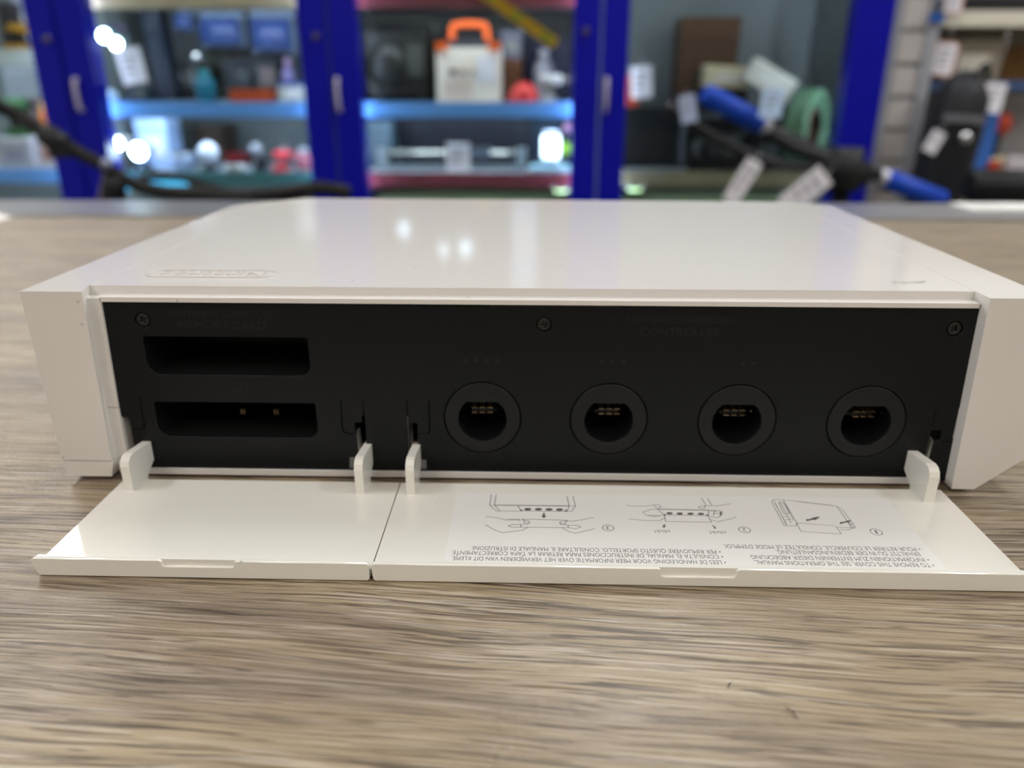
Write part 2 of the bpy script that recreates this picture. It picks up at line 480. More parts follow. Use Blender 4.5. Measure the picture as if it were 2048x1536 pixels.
holes += [
 [(-39.0, 13.4), (-38.8, 16.1), (-37.1, 16.1), (-37.0, 17.9), (-36.4, 17.9), (-36.5, 3.5), (-38.5, 3.5), (-38.55, 13.4)],
 [(-26.25, 3.5), (-26.25, 16.1), (-24.6, 16.1), (-24.7, 3.5)],
 [(89.9, 9.2), (90.1, 15.9), (92.4, 15.8), (92.6, 13.4), (91.2, 13.3), (90.9, 3.5), (88.9, 3.5)],
 strip([(-41.55, 21.6), (-41.7, 16), (-41.75, 14.9), (-41.5, 13.8), (-40.8, 13.3), (-39.2, 13.2)], .2),
 strip([(-36.55, 21.7), (-36.65, 18.1)], .18), strip([(-26.7, 21.6), (-26.85, 7.7)], .2),
 strip([(-21.75, 21.5), (-21.85, 14.0), (-22.2, 13.5), (-24.3, 13.4)], .22),
 strip([(-87.2, 22), (-87.35, 17.7), (-87.4, 14.0), (-90.2, 13.8)], .22),
 strip([(90.15, 21.1), (90.25, 16.4)], .18), strip([(95.2, 21.2), (95.25, 14), (94.6, 13.1), (92.8, 13.1)], .22)]
loops = [[F(p) for p in lp] for lp in [outer]+holes]
bm = flat_fill(loops, 1.0, .12, lambda u, v, t: Vector((u, PY+.6-t, v)))
panel = part('port_panel', bm, BLACK)
# inner chassis seen through the openings
bm = bmesh.new(); box(bm, -94.2, 99.2, 26.5, 27.5, 2.4, 43.0); box(bm, -94.2, 99.2, 5, 27, 42.2, 43.1)
box(bm, 98.4, 99.4, 4.8, 27, 2.4, 43)
part('inner_chassis', bm, WELL)
bm = bmesh.new(); box(bm, -1.0*6+4-6, 20.0, 2.95, 3.2, 42.75, 42.95)
part('latch_line', bm, SCREW)
# screws
for x, z in screws:
    X, Z = F((x, z))
    rr = random.uniform(0, 1.5)
    cross = []
    for q in ((.22, .85), (-.22, .85), (-.22, .22), (-.85, .22), (-.85, -.22), (-.22, -.22), (-.22, -.85), (.22, -.85), (.22, -.22), (.85, -.22), (.85, .22), (.22, .22)):
        cross.append((X+q[0]*math.cos(rr)-q[1]*math.sin(rr), Z+q[0]*math.sin(rr)+q[1]*math.cos(rr)))
    bm = flat_fill([circle(X, Z, 1.42, 32), cross], .5, .12, lambda u, v, t: Vector((u, PY+.5-t, v)))
    lathe(bm, [(1.42, PY+.8), (1.42, PY+2.5)], (X, 0, Z), 28, 'y'); 
    part('screw', bm, SCREW, panel)
    bm = bmesh.new(); lathe(bm, [(1.95, PY+1.2), (1.95, PY+3)], (X, 0, Z), 28, 'y'); part('screw_recess', bm, WELL, panel)
# memory card openings
for k, (a, b, c, d) in enumerate(slots):
    (x0, z0), (x1, z1) = F((a, c)), F((b, d))
    bm = bmesh.new()
    rr = rrect(x0-.25, x1+.25, z0-.25, z1+.25, (3.0, 2.4, .5, .5))
    A = [bm.verts.new((p[0], PY+.3, p[1])) for p in rr]; B = [bm.verts.new((p[0], 24, p[1]+(1.0 if p[1] < (z0+z1)/2 else 0))) for p in rr]
    for i in range(len(rr)): bm.faces.new((A[i], B[i], B[(i+1) % len(rr)], A[(i+1) % len(rr)]))
    bm.faces.new(B)
    s = part('memory_card_slot', bm, mat('slot_plastic', (.006, .0065, .007), .45))
    if k == 1:
        for px_ in (-68.3, -60.2):
            bm = bmesh.new()
            for dx in (-.35, .35): box(bm, px_*K+dx-.17, px_*K+dx+.17, 13.4, 14.4, 11.9, 13.2)
            part('contact_pin', bm, GOLD, s)
# controller ports
def dshape(x, z, r, top, n=40):
    a = math.asin((top-z)/r)
    return circle(x, z, r, n, math.pi-a, 2*math.pi+a)
for k, (x, z) in enumerate(ports):
    X, Z = F((x, z))
    D = dshape(X, Z-.35, 5.55, Z+3.95)
    bm = flat_fill([circle(X, Z, 8.62, 72), D], 1.6, .14, lambda u, v, t: Vector((u, PY+.82-t, v)))
    A = [bm.verts.new((p[0], PY+1.4, p[1])) for p in D]; B = [bm.verts.new((p[0], 20, p[1])) for p in D]
    for i in range(len(D)):
        f = bm.faces.new((A[i], B[i], B[(i+1) % len(D)], A[(i+1) % len(D)])); f.material_index = 1
    f = bm.faces.new(B); f.material_index = 1
    p = part('controller_port', bm, [BLACKP, mat('port_well', (.008, .009, .012), .3)])
    bm = bmesh.new()
    for r_ in range(2):
        for c_ in range(3):
            xx = (X-1.26)*1.036+1.26-1.85+1.85*c_-(0, 0, .9, 1.0)[k]; zz = 16.4-1.25*r_
            box(bm, xx-.62, xx+.62, 8.6, 13, zz, zz+.13)
    if k > 1: lathe(bm, [(.25, 8.7), (.2, 8.5)], ((X-1.26)*1.036+1.26+2.9, 0, 16.35), 12, 'y', )
    part('contact_pins', bm, GOLD, p)
    bm = bmesh.new(); box(bm, X-2.8, X+2.6, 8.9, 18, 15.5, 16.2); bevel(bm, .2); part('contact_block', bm, WELL, p)
# dots and lettering pressed into the panel
def lay(bm): return part('marking', bm, INK, panel)
for row in ([931, 952, 973, 995], [1201, 1221, 1243], [1478, 1497]):
    bm = bmesh.new()
    for q in row:
        x = {931: -13.3, 952: -10.97, 973: -8.65, 995: -6.3, 1201: 16.4, 1221: 18.7, 1243: 21.0, 1478: 46.9, 1497: 49.1}[q]
        lathe(bm, [(.5, PY-.03), (.5, PY+.1)], (fx(x), 0, fz(31.35)), 12, 'y')
    o = lay(bm); o.name = 'port_number_dots'
def ptext(txt, x0, x1, zb, h):
    X0, X1, Z0 = fx(x0), fx(x1), fz(zb)
    bm = text_bm(txt, X1-X0, h, lambda u, v, t: Vector((X0+u, PY-.06, Z0+v)), bold=.0)
    o = part('pressed_lettering', bm, INK, panel)
ptext('NINTENDO GAMECUBE', -77.2, -54.6, 40.7, 1.5)
ptext('MEMORY CARD', -75.5, -56.4, 38.1, 1.75)
ptext('NINTENDO GAMECUBE', 21.4, 44.0, 40.2, 1.5)
ptext('CONTROLLER', 24.2, 41.3, 37.4, 1.85)
ptext('SLOT A', -67.4, -61.6, 23.2, 1.4)
# small catches beside the hinge slots
for x0, x1, z0, z1 in ((-40.6, -39.1, 5.0, 7.4), (-24.2, -22.9, 5.0, 7.0), (-89.6, -88.4, 5.0, 7.2)):
    (X0, Z0), (X1, Z1) = F((x0, z0)), F((x1, z1))
    bm = bmesh.new(); prism(bm, [(PY-.1, Z0), (PY-.9, Z0), (PY-.9, Z0+.25), (PY-.1, Z1)], X0, X1, 'x'); bevel(bm, .1, 2)
    part('hinge_catch', bm, GREYP)

# pale inner edges seen inside the hinge slots
LITE = mat('pale_grey_bracket', srgb(150, 150, 146), .3)
for pts in ([(-38.95, 13.35), (-38.5, 13.35), (-38.2, 7.5), (-38.2, 4), (-38.6, 4)], [(-26.85, 17.6), (-26.7, 17.6), (-26.3, 16), (-26.1, 4), (-26.5, 4), (-26.85, 8)], [(91.1, 13.25), (91.5, 13.25), (90.95, 4), (90.4, 4), (90.55, 9)]):
    bm = bmesh.new(); prism(bm, [F(q) for q in pts], PY+.35, PY+3.5, 'y'); part('hinge_bracket', bm, LITE)
# ---- raised marks on the top
def topconv(x0, y0): return lambda u, v, t: Vector((x0-u, y0-v, 46.02+max(t, 0)))
bm = text_bm('Nintendo', 25.0, 4.6, topconv(-61.6, 19.4), bold=.0, extrude=.25)
merge(bm, flat_fill([rrect(-89.5, -58.7, 13.7, 21.6, 3.9), rrect(-88.7, -59.5, 14.5, 20.8, 3.1)], .4, .1, lambda u, v, t: Vector((u, v, 46.03+max(t, 0)))))
part('raised_logo', bm, WHITE)
bm = text_bm('ATi', 8.0, 2.6, topconv(90.2, 15.4), bold=.01, extrude=.0)
for v in bm.verts: v.co.z = 46.03
part('printed_mark', bm, mat('light_grey_print', srgb(168, 166, 160), .4))

# ---- port covers
def hinge_arm(parent, x0, x1):
    bm = bmesh.new()
    pr = [(-7.6, 1.2), (-7.7, 8.1), (-7.3, 9.2), (-6.3, 10.0), (-5.0, 10.2), (3.2, 9.25), (13, 7.6), (13, 4.8), (4.5, 5.2), (2.3, 4.0), (0.4, 2.9), (-.6, 2.2), (-.9, 1.2)]
    prism(bm, pr, x0, x1, 'x'); bevel(bm, .28, 2, 40)
    return link('hinge_arm', bm, CREAM, parent, s=MM)
def cover(name, x0, x1, lx0, lx1, notch, ends, arms, lab):
    bm = bmesh.new()
    b2 = bmesh.new(); box(b2, x0, x1, -36.0, -2.0, .55, 2.0); bevel(b2, .15, 2); merge(bm, b2)
    n0, n1, nz, r = notch
    lip = [(lx0, 3.2)]
    lip += [(lx0+.12, 3.7), (lx0+.5, 3.95), (n0-.6, 3.95), (n0-.1, 3.75), (n0, 3.3)]
    lip += [(n0, nz+r), (n0+r*.3, nz+r*.3), (n0+r, nz), (n1-r, nz), (n1-r*.3, nz+r*.3), (n1, nz+r), (n1, 3.3), (n1+.1, 3.75), (n1+.6, 3.95)]
    lip += [(lx1-.5, 3.95), (lx1-.12, 3.7), (lx1, 3.2), (lx1-ends[1], .6), (lx1-ends[1]-.4, .18), (lx0+ends[0]+.4, .18), (lx0+ends[0], .6)]
    b2 = flat_fill([lip], .7, .12, lambda u, v, t: Vector((u, -36.6-t, v))); merge(bm, b2)
    back = [(lx0, .3), (lx0, 3.8), (lx1, 3.8), (lx1, .3)]
    b2 = bmesh.new(); prism(b2, [(lx0+.3+ends[0], .4), (lx0+.2, 3.2), (lx0+.7, 3.92), (lx1-.7, 3.92), (lx1-.2, 3.2), (lx1-.3-ends[1], .4)], -36.5, -35.7, 'y'); bevel(b2, .15, 2); merge(bm, b2)
    o = part(name, bm, CREAM)
    o['label'] = lab
    for a in arms: hinge_arm(o, *a)
    return o
c1 = cover('memory_card_cover', -93.2, -28.95, -93.4, -28.95, (-68.3, -54.6, 2.6, .3), (.7, 0.05), [(-90.3, -88.3), (-37.9, -36.0)], 'narrow plain white cover lying open')
c2 = cover('controller_port_cover', -28.7, 93.9, -28.6, 93.7, (25.5, 39.5, 2.15, .7), (.25, .5), [(-26.5, -24.6), (87.6, 89.8)], 'wide white cover with an instruction sticker lying open')
sp = lambda name, bm, m: link(name, bm, m, c2, s=MM, rec=False)
sp('sticker', flat_fill([rrect(-15.4, 80.1, -34.0, -6.3, 1.2)], .02, .01, lambda u, v, t: Vector((u, v, 2.03+t))), STICK)
ZT = 2.055
STROKES = {
'3' : [[(-7.6,-7.0),(-7.66,-11.78),(-6.11,-14.12),(-1.03,-13.98)],[(-6.51,-6.96),(-6.65,-11.59),(-5.4,-14.02)],[(-7.66,-11.78),(10.93,-11.6)],[(-6.66,-11.5),(9.6,-11.47)],[(9.3,-7.18),(9.6,-11.47),(9.08,-13.9)],[(10.61,-7.14),(10.95,-11.6),(10.09,-13.75),(9.08,-13.9)],[(-1.6,-11.61),(-0.86,-13.89),(9.08,-13.9)],[(-8.24,-16.42),(-5.94,-16.83),(-4.15,-17.64),(-1.37,-17.64),(-0.45,-17.54)],[(-3.64,-17.39),(-1.38,-17.25),(-1.06,-17.79)],[(-0.45,-17.23),(8.9,-17.43),(8.89,-17.82)],[(-0.91,-20.42),(8.99,-20.33)],[(-0.45,-17.23),(-0.1,-17.61),(-0.08,-18.69),(0.8,-18.89),(1.1,-18.5),(0.79,-17.89),(-0.09,-17.76)],[(1.0,-18.66),(0.7,-19.13),(-0.77,-19.4),(-0.75,-20.46)],[(-0.77,-19.4),(-2.55,-19.52),(-3.36,-19.92),(-2.57,-20.58),(-0.75,-20.38)],[(-8.15,-19.68),(-6.11,-21.69),(-4.47,-22.64),(-2.48,-22.14),(-0.49,-21.64),(0.61,-20.57)],[(14.57,-16.14),(12.21,-17.11),(10.12,-17.79),(8.69,-17.67),(8.48,-18.99)],[(8.52,-18.98),(7.63,-18.78),(7.31,-18.48),(7.66,-17.93),(8.56,-17.83)],[(7.35,-18.63),(7.62,-19.16),(9.07,-19.35),(9.03,-20.41)],[(9.07,-19.43),(11.06,-19.37),(11.72,-20.03),(10.35,-20.75),(9.04,-20.26)],[(14.5,-20.55),(12.76,-21.35),(10.41,-22.45),(9.14,-21.82),(7.78,-20.44)]] ,
'2' : [[(22.04,-10.85),(23.27,-11.19),(25.17,-11.2),(26.78,-11.03),(28.13,-10.49),(28.94,-10.41),(29.53,-10.95),(29.39,-11.64),(28.8,-11.9),(28.3,-11.55),(28.14,-10.68)],[(28.5,-12.34),(27.21,-12.5),(25.33,-13.65),(25.93,-15.01),(27.72,-15.5),(29.05,-14.93),(29.67,-14.91)],[(25.93,-15.01),(29.03,-15.05)],[(28.51,-12.22),(29.7,-14.73),(29.6,-17.32),(39.15,-17.4),(38.93,-14.71)],[(28.48,-12.46),(39.52,-12.64),(39.08,-14.76)],[(28.82,-12.27),(39.57,-12.4)],[(29.7,-14.73),(38.92,-14.77)],[(22.03,-16.54),(23.69,-16.82),(25.04,-17.1),(28.43,-17.0),(29.59,-15.92)],[(39.09,-7.32),(39.4,-10.55)],[(40.39,-7.29),(40.66,-10.45)],[(44.93,-9.58),(43.47,-10.06),(41.76,-10.61),(39.21,-10.68),(38.24,-10.77),(37.59,-11.29),(38.03,-11.83),(38.85,-11.68),(39.12,-10.81)],[(39.65,-12.4),(41.96,-12.58),(42.54,-13.47)],[(39.57,-12.77),(41.82,-13.19),(42.02,-14.38)],[(40.86,-12.61),(40.11,-14.62)],[(40.42,-13.89),(42.12,-13.96)],[(39.13,-14.88),(40.37,-15.56),(41.4,-15.12),(41.98,-13.18)],[(42.21,-12.87),(41.76,-14.51)],[(44.8,-15.08),(43.7,-15.82),(42.01,-16.51),(40.49,-17.13),(39.27,-16.41)]] ,
'1' : [[(54.14,-8.5),(54.82,-7.59),(55.98,-7.3),(56.98,-7.53),(67.3,-9.69),(68.21,-10.66),(68.48,-11.63),(68.49,-18.67),(66.56,-19.55),(65.11,-19.44)],[(54.14,-8.5),(53.97,-18.32),(56.38,-18.33),(56.97,-17.09),(56.92,-8.43)],[(54.79,-8.06),(54.52,-18.16)],[(55.98,-8.03),(55.74,-17.13)],[(56.93,-7.7),(56.6,-16.33)],[(55.51,-8.89),(56.65,-8.64),(56.48,-13.38),(55.37,-13.61),(55.51,-8.89)],[(54.91,-14.82),(56.15,-14.47)],[(54.87,-15.99),(56.22,-15.57)],[(67.58,-10.1),(67.79,-11.24),(67.68,-18.69)],[(56.76,-17.1),(64.32,-18.03),(64.63,-18.55),(64.66,-21.22),(56.72,-20.42),(56.9,-17.33)],[(64.63,-18.55),(68.06,-18.76)],[(67.68,-16.02),(68.09,-18.68)],[(57.18,-7.57),(67.0,-9.95)],[(54.7,-9.12),(54.6,-17.54)],[(67.78,-17.37),(68.74,-16.96)]] ,
'arrows' : [[(28.38,-19.84),(29.04,-18.49),(29.44,-18.53),(29.1,-19.06),(29.4,-19.1),(28.8,-20.02),(28.75,-19.41)],[(39.18,-18.26),(39.26,-18.97),(39.61,-19.1),(39.48,-20.01),(39.03,-19.68),(39.32,-19.39),(38.99,-19.01)],[(3.84,-14.65),(4.3,-14.64),(4.28,-15.76),(4.61,-15.83),(4.06,-16.79),(3.47,-15.78),(3.83,-15.69)],[(59.29,-15.56),(59.88,-15.62),(61.16,-14.84),(62.29,-14.53),(62.52,-14.76),(61.18,-15.9),(60.63,-15.83),(59.21,-16.42)],[(66.07,-16.53),(66.92,-16.43),(67.94,-15.86),(68.79,-15.76),(67.83,-16.71),(67.34,-16.65),(65.75,-17.42)],[(1.41,-13.18),(1.25,-13.52),(0.86,-13.74),(0.36,-13.75),(-0.04,-13.56),(-0.2,-13.22),(-0.05,-12.88),(0.35,-12.66),(0.85,-12.65),(1.25,-12.85)],[(3.72,-13.11),(3.57,-13.45),(3.17,-13.67),(2.67,-13.69),(2.27,-13.49),(2.12,-13.16),(2.27,-12.82),(2.68,-12.6),(3.17,-12.58),(3.57,-12.78)],[(6.0,-13.13),(5.84,-13.47),(5.43,-13.69),(4.94,-13.7),(4.55,-13.51),(4.4,-13.18),(4.55,-12.84),(4.96,-12.62),(5.45,-12.6),(5.85,-12.8)],[(8.27,-13.15),(8.11,-13.49),(7.7,-13.71),(7.21,-13.72),(6.81,-13.53),(6.67,-13.2),(6.83,-12.86),(7.24,-12.64),(7.73,-12.62),(8.13,-12.82)],[(31.65,-14.01),(31.46,-14.32),(31.07,-14.52),(30.63,-14.53),(30.3,-14.35),(30.21,-14.06),(30.4,-13.75),(30.79,-13.55),(31.23,-13.54),(31.56,-13.72)],[(33.82,-14.07),(33.63,-14.38),(33.24,-14.58),(32.79,-14.59),(32.47,-14.41),(32.38,-14.11),(32.57,-13.81),(32.96,-13.61),(33.41,-13.6),(33.74,-13.78)],[(36.09,-14.07),(35.9,-14.38),(35.51,-14.57),(35.06,-14.58),(34.74,-14.41),(34.65,-14.11),(34.85,-13.81),(35.24,-13.61),(35.69,-13.6),(36.01,-13.77)],[(38.3,-14.07),(38.1,-14.37),(37.71,-14.57),(37.26,-14.58),(36.94,-14.41),(36.86,-14.11),(37.06,-13.8),(37.46,-13.61),(37.9,-13.59),(38.23,-13.77)],[(-1.07,-14.06),(-0.83,-13.16),(-0.36,-13.88)],[(8.42,-13.64),(8.87,-12.89),(9.08,-13.9)],[(29.48,-14.91),(29.87,-14.12),(30.09,-15.02)],[(38.4,-14.66),(39.0,-14.02),(38.96,-14.95)]] ,

}
for key, wd in (('1', .13), ('2', .15), ('3', .16)):
    bm = bmesh.new()
    for ln in STROKES[key]: ribbon(bm, ln, wd, ZT)
    sp('printed_diagram', bm, PRINT)
bm = bmesh.new()
for ln in STROKES['arrows']: bm.faces.new([bm.verts.new((p[0], p[1], ZT)) for p in ln])
sp('printed_arrows', bm, PRINT)
def stext(bm, txt, xs, xe, yb, h, bold=0.0):
    merge(bm, text_bm(txt, xs-xe, h, lambda u, v, t: Vector((xs-u, yb-v, ZT)), bold=bold))
bm = bmesh.new()
H = 1.34
for txt, xs, xe, yb in (
 ('• TO REMOVE THIS COVER, SEE THE OPERATIONS MANUAL.', 78.3, 44.3, -31.1), ('• INFORMATIONEN ZUM ENTFERNEN DIESER ABDECKUNG', 78.2, 44.1, -29.3),
 ('ERHÄLTST DU IN DER BEDIENUNGSANLEITUNG.', 77.3, 49.5, -27.4), ('• POUR RETIRER LE COUVERCLE, CONSULTEZ LE MODE D\'EMPLOI.', 78.2, 39.7, -25.7),
 ('• LEES DE HANDLEIDING VOOR MEER INFORMATIE OVER HET VERWIJDEREN VAN DIT KLEPJE.', 38.8, -14.0, -31.3),
 ('• CONSULTA EL MANUAL DE INSTRUCCIONES PARA RETIRAR LA TAPA CORRECTAMENTE.', 38.7, -14.2, -29.4),
 ('• PER RIMUOVERE QUESTO SPORTELLO, CONSULTARE IL MANUALE DI ISTRUZIONI.', 38.6, -10.4, -27.7)):
    stext(bm, txt, xs, xe, yb, H)
sp('printed_text', bm, PRINT)
for n_, x, y in (('1', 72.1, -20.2), ('2', 45.3, -20.2), ('3', 17.3, -20.2)):
    bm = flat_fill([circle(x, y, 1.25, 32), circle(x, y, 1.08, 32)], 0, 0, lambda u, v, t: Vector((u, v, ZT)))
    q = .2 if n_ == '1' else .42
    stext(bm, n_, x+q, x-q, y+.65, 1.3, 0)
    sp('circled_number', bm, PRINT)
for xs, xe, yb in ((29.9, 26.7, -20.7), (41.3, 38.0, -20.8)):
    bm = bmesh.new(); stext(bm, 'click!', xs, xe, yb, 1.1, 0); sp('printed_word', bm, PRINT)


# ================================================================== shop background (metres)
def at(px, py, Y):
    """point of the shop at depth Y that the photograph shows at (px, py): used to measure the cabinets and their goods"""
    r = FWD + RGT*(px-1024)/FPX - UP*(py-768)/FPX
    return CAM + r*((Y-CAM.y)/r.y)
_m = {}
def pm(rgb, rough=0.4, metal=0.0, var=0.08):
    k = (rgb, rough, metal)
    if k not in _m: _m[k] = mat('goods_%d_%d_%d' % rgb, srgb(*rgb), rough, metal, spec=.25, var=var, vscale=25)
    return _m[k]
BLUE = mat('blue_enamel', (.0015, .003, .3), 0.3, spec=0.25)
RAIL = mat('blue_price_rail', srgb(108, 172, 248), 0.3)
SHELFM = mat('grey_shelf_enamel', srgb(150, 160, 168), 0.35)
BACKM = mat('grey_back_panel', srgb(112, 120, 120), 0.5, var=0.25, vscale=4)
CARD = mat('white_tag_card', srgb(228, 226, 232), 0.5)
INKB = mat('tag_print', srgb(120, 120, 130), 0.6)
CHROME = mat('chrome', (.75, .76, .78), 0.12, 1.0)
BLK = mat('satin_black', (.009, .010, .011), 0.5, spec=.3)
LIT = mat('lit_led_lens', (1, 1, 1), 0.4, emit=(0.72, 0.93, 1.0), es=22.0)
LITG = mat('lit_green_led_lens', (1, 1, 1), 0.4, emit=(0.62, 1.0, 0.45), es=3.5)
LEDBAR = mat('cool_light_bar', (1, 1, 1), 0.4, emit=(0.80, 0.90, 1.0), es=24.0)
def glass_mat():
    mt = bpy.data.materials.new('door_glass'); mt.use_nodes = True
    nt = mt.node_tree; nt.nodes.clear()
    out = nt.nodes.new('ShaderNodeOutputMaterial'); mx = nt.nodes.new('ShaderNodeMixShader')
    tr = nt.nodes.new('ShaderNodeBsdfTransparent'); gl = nt.nodes.new('ShaderNodeBsdfGlossy'); fr = nt.nodes.new('ShaderNodeFresnel'); fr.inputs['IOR'].default_value = 1.28
    tr.inputs[0].default_value = (.93, .97, .96, 1); gl.inputs['Roughness'].default_value = 0.02
    nt.links.new(fr.outputs[0], mx.inputs[0]); nt.links.new(tr.outputs[0], mx.inputs[1]); nt.links.new(gl.outputs[0], mx.inputs[2])
    nt.links.new(mx.outputs[0], out.inputs[0])
    return mt
GLASS = glass_mat()

YF, YB = 1.72, 2.20                 # cabinet front and back
Z_UP, Z_LOW, Z_TOP, Z_A = .044, -.118, .280, .160
def part_box(parent, name, a, m, bv=0.0):
    bm = bmesh.new(); box(bm, *a)
    if bv: bevel(bm, bv, 2)
    return link(name, bm, m, parent)

BACKD = mat('dark_back_panel', srgb(34, 38, 42), 0.5, var=0.2, vscale=4)
def cabinet(x0, x1, sl, sr, levels, label, hpx=None, lock=None, strips=(1, 1)):
    """x0..x1 outer width, sl / sr widths of the blue stiles, levels = [(shelf top, rail colour material)]"""
    xc = (x0+x1)/2
    t = empty('display_cabinet', (xc, YF, FLOOR), label, 'cabinet', 'blue framed glass cabinets')
    H = 2.0
    def b(name, a, m, par=t, bv=0.0): return part_box(par, name, (a[0]-xc, a[1]-xc, a[2]-YF, a[3]-YF, a[4]-FLOOR, a[5]-FLOOR), m, bv)
    b('back_panel', (x0+.003, x1-.003, YB, YB+.02, FLOOR, FLOOR+H), BACKD if hpx == 676 else BACKM)
    b('plinth', (x0+.003, x1-.003, YF+.03, YB, FLOOR, FLOOR+.1), SHELFM)
    b('top_panel', (x0+.003, x1-.003, YF+.01, YB, FLOOR+H-.03, FLOOR+H), SHELFM)
    if sl: b('side_panel', (x0+.003, x0+.012, YF+.045, YB, FLOOR+.1, FLOOR+H-.03), BACKM)
    if sr: b('side_panel', (x1-.012, x1-.003, YF+.045, YB, FLOOR+.1, FLOOR+H-.03), BACKM)
    for w_, xx in ((sl, x0+.002), (sr, x1-.002-(sr or 0))):
        if w_: b('door_stile', (xx, xx+w_, YF-.02, YF+.03, FLOOR+.05, FLOOR+H), BLUE, bv=.004)
    if hpx and hpx > 0:
        p = at(hpx, 190, YF-.03)
        bm = bmesh.new(); tube(bm, curve_pts([(p.x-xc, -.021, p.z+.033-FLOOR), (p.x-xc, -.034, p.z+.027-FLOOR), (p.x-xc, -.034, p.z-.027-FLOOR), (p.x-xc, -.021, p.z-.033-FLOOR)], 4), .005, 10)
        link('handle', bm, mat('satin_steel', (.42, .38, .46), .5, .2), t)
    if lock:
        p = at(*lock, YF-.03)
        bm = bmesh.new(); lathe(bm, [(.008, 0), (.008, -.006), (.006, -.009)], (p.x-xc, -.02, p.z-FLOOR), 16, 'y'); link('lock', bm, pm((110, 105, 120), .3, .8), t)
    for s_, on in zip((-1, 1), strips):
        xx = (x0+.03) if s_ < 0 else (x1-.03)
        if on: b('added_light_strip', (xx-.006, xx+.006, YF+.032, YF+.038, FLOOR+.75, FLOOR+1.6), LEDBAR)  # unseen strip added behind the stile to brighten the goods
    for zt, rm in levels:
        s = b('shelf', (x0+.013, x1-.013, YF+.064, YB-.002, zt-.014, zt), SHELFM)
        b('price_rail', (x0+.013, x1-.013, YF+.054, YF+.064, zt-.032, zt+.002), rm, s, .002)
        l = b('light_bar', (x0+.05, x1-.05, YF+.07, YF+.09, zt-.024, zt-.0145), LEDBAR, s)
    b('glass_pane', (x0+.002+(sl or .01), x1-.002-(sr or .01), YF+.004, YF+.008, FLOOR+.05, FLOOR+H-.03), GLASS)
    return t
REDR = mat('red_white_price_rail', srgb(128, 60, 74), 0.35, var=.5, vscale=14)
BEIG = mat('beige_rail', srgb(196, 180, 150), 0.4, var=.3, vscale=14)
BEIGD = mat('dull_beige_rail', srgb(140, 132, 108), 0.4, var=.3, vscale=14)
TEALR = mat('teal_rail', srgb(70, 125, 135), 0.3)
OLIV = mat('olive_panel', srgb(44, 52, 34), 0.4)
WRAIL = mat('white_rail', srgb(205, 215, 215), 0.3)
cabinet(-1.76, -1.07, .06, .062, [(Z_A, WRAIL), (-.112, RAIL)], 'blue framed glass cabinet farthest left, behind the handlebar', None, (90, 78))
cabinet(-1.068, -.461, .064, .061, [(Z_TOP, BEIG), (Z_UP, RAIL), (Z_LOW, TEALR)], 'blue framed glass cabinet with orange case and hanging clear packs', 155, (630, 72))
cabinet(-.459, .146, .061, .058, [(Z_TOP, REDR), (Z_UP, RAIL), (Z_LOW, REDR)], 'blue framed glass cabinet with the orange-handled case and yellow level', 676, (1172, 62))
cabinet(.148, .778, .057, .083, [(Z_LOW+.004, BEIGD)], 'blue framed glass cabinet on the right with cream boxes and green hose coil', 1212)

def sx(px0, px1, py, Y): return at(px0, py, Y).x, at(px1, py, Y).x
def goods(name, label, cat, px0, px1, pyt, Y, z0, group=None):
    pym = pyt+20
    x0, x1 = sx(px0, px1, pym, Y)
    h = at((px0+px1)/2, pyt, Y).z - z0
    return empty(name, ((x0+x1)/2, Y, z0), label, cat, group), x1-x0, h

def carton(px0, px1, pyt, Y, z0, col, label, dep=.12, name='carton', cat='box', lab=(225, 222, 215), rot=0, trim=None):
    t, w_, h = goods(name, label, cat, px0, px1, pyt, Y, z0)
    if rot: t.rotation_euler = (0, R(rot), 0)
    part_box(t, 'body', (-w_/2, w_/2, 0, dep, 0, h*.86), pm(col), .004)
    part_box(t, 'lid', (-w_/2-.001, w_/2+.001, -.001, dep+.001, h*.865, h), pm(trim or tuple(min(255, int(c*1.12)) for c in col)), .004)
    if lab: part_box(t, 'paper_label', (-w_*.28, w_*.3, -.0016, -.0002, h*.22, h*.66), pm(lab, .6))
    return t

def bottle(px0, px1, pyt, Y, z0, col, cap, label, name='bottle', cat='bottle'):
    t, w_, h = goods(name, label, cat, px0, px1, pyt, Y, z0)
    r = w_/2
    bm = bmesh.new(); lathe(bm, [(r*.9, 0), (r, .004), (r, h*.62), (r*.85, h*.72), (r*.45, h*.8)], seg=28); link('body', bm, pm(col, .25), t, True)
    bm = bmesh.new(); lathe(bm, [(r*.5, h*.8), (r*.5, h*.98), (r*.42, h)], seg=24); link('cap', bm, pm(cap, .3), t, True)
    return t

def ball(px0, px1, pyt, Y, z0, m, base, label, name='knob_ball', cat='ball'):
    """a round glossy head on a short stand"""
    t, w_, h = goods(name, label, cat, px0, px1, pyt, Y, z0)
    r = w_/2
    bm = bmesh.new(); lathe(bm, [(max(.0005, r*math.sin(math.pi*i/14)), h-r-r*math.cos(math.pi*i/14)) for i in range(15)], seg=28); link('head', bm, m, t, True)
    bm = bmesh.new(); lathe(bm, [(r*.9, 0), (r*.9, .004), (r*.35, .012), (r*.3, max(.014, h-1.9*r))], seg=24); link('stand', bm, base, t, True)
    return t

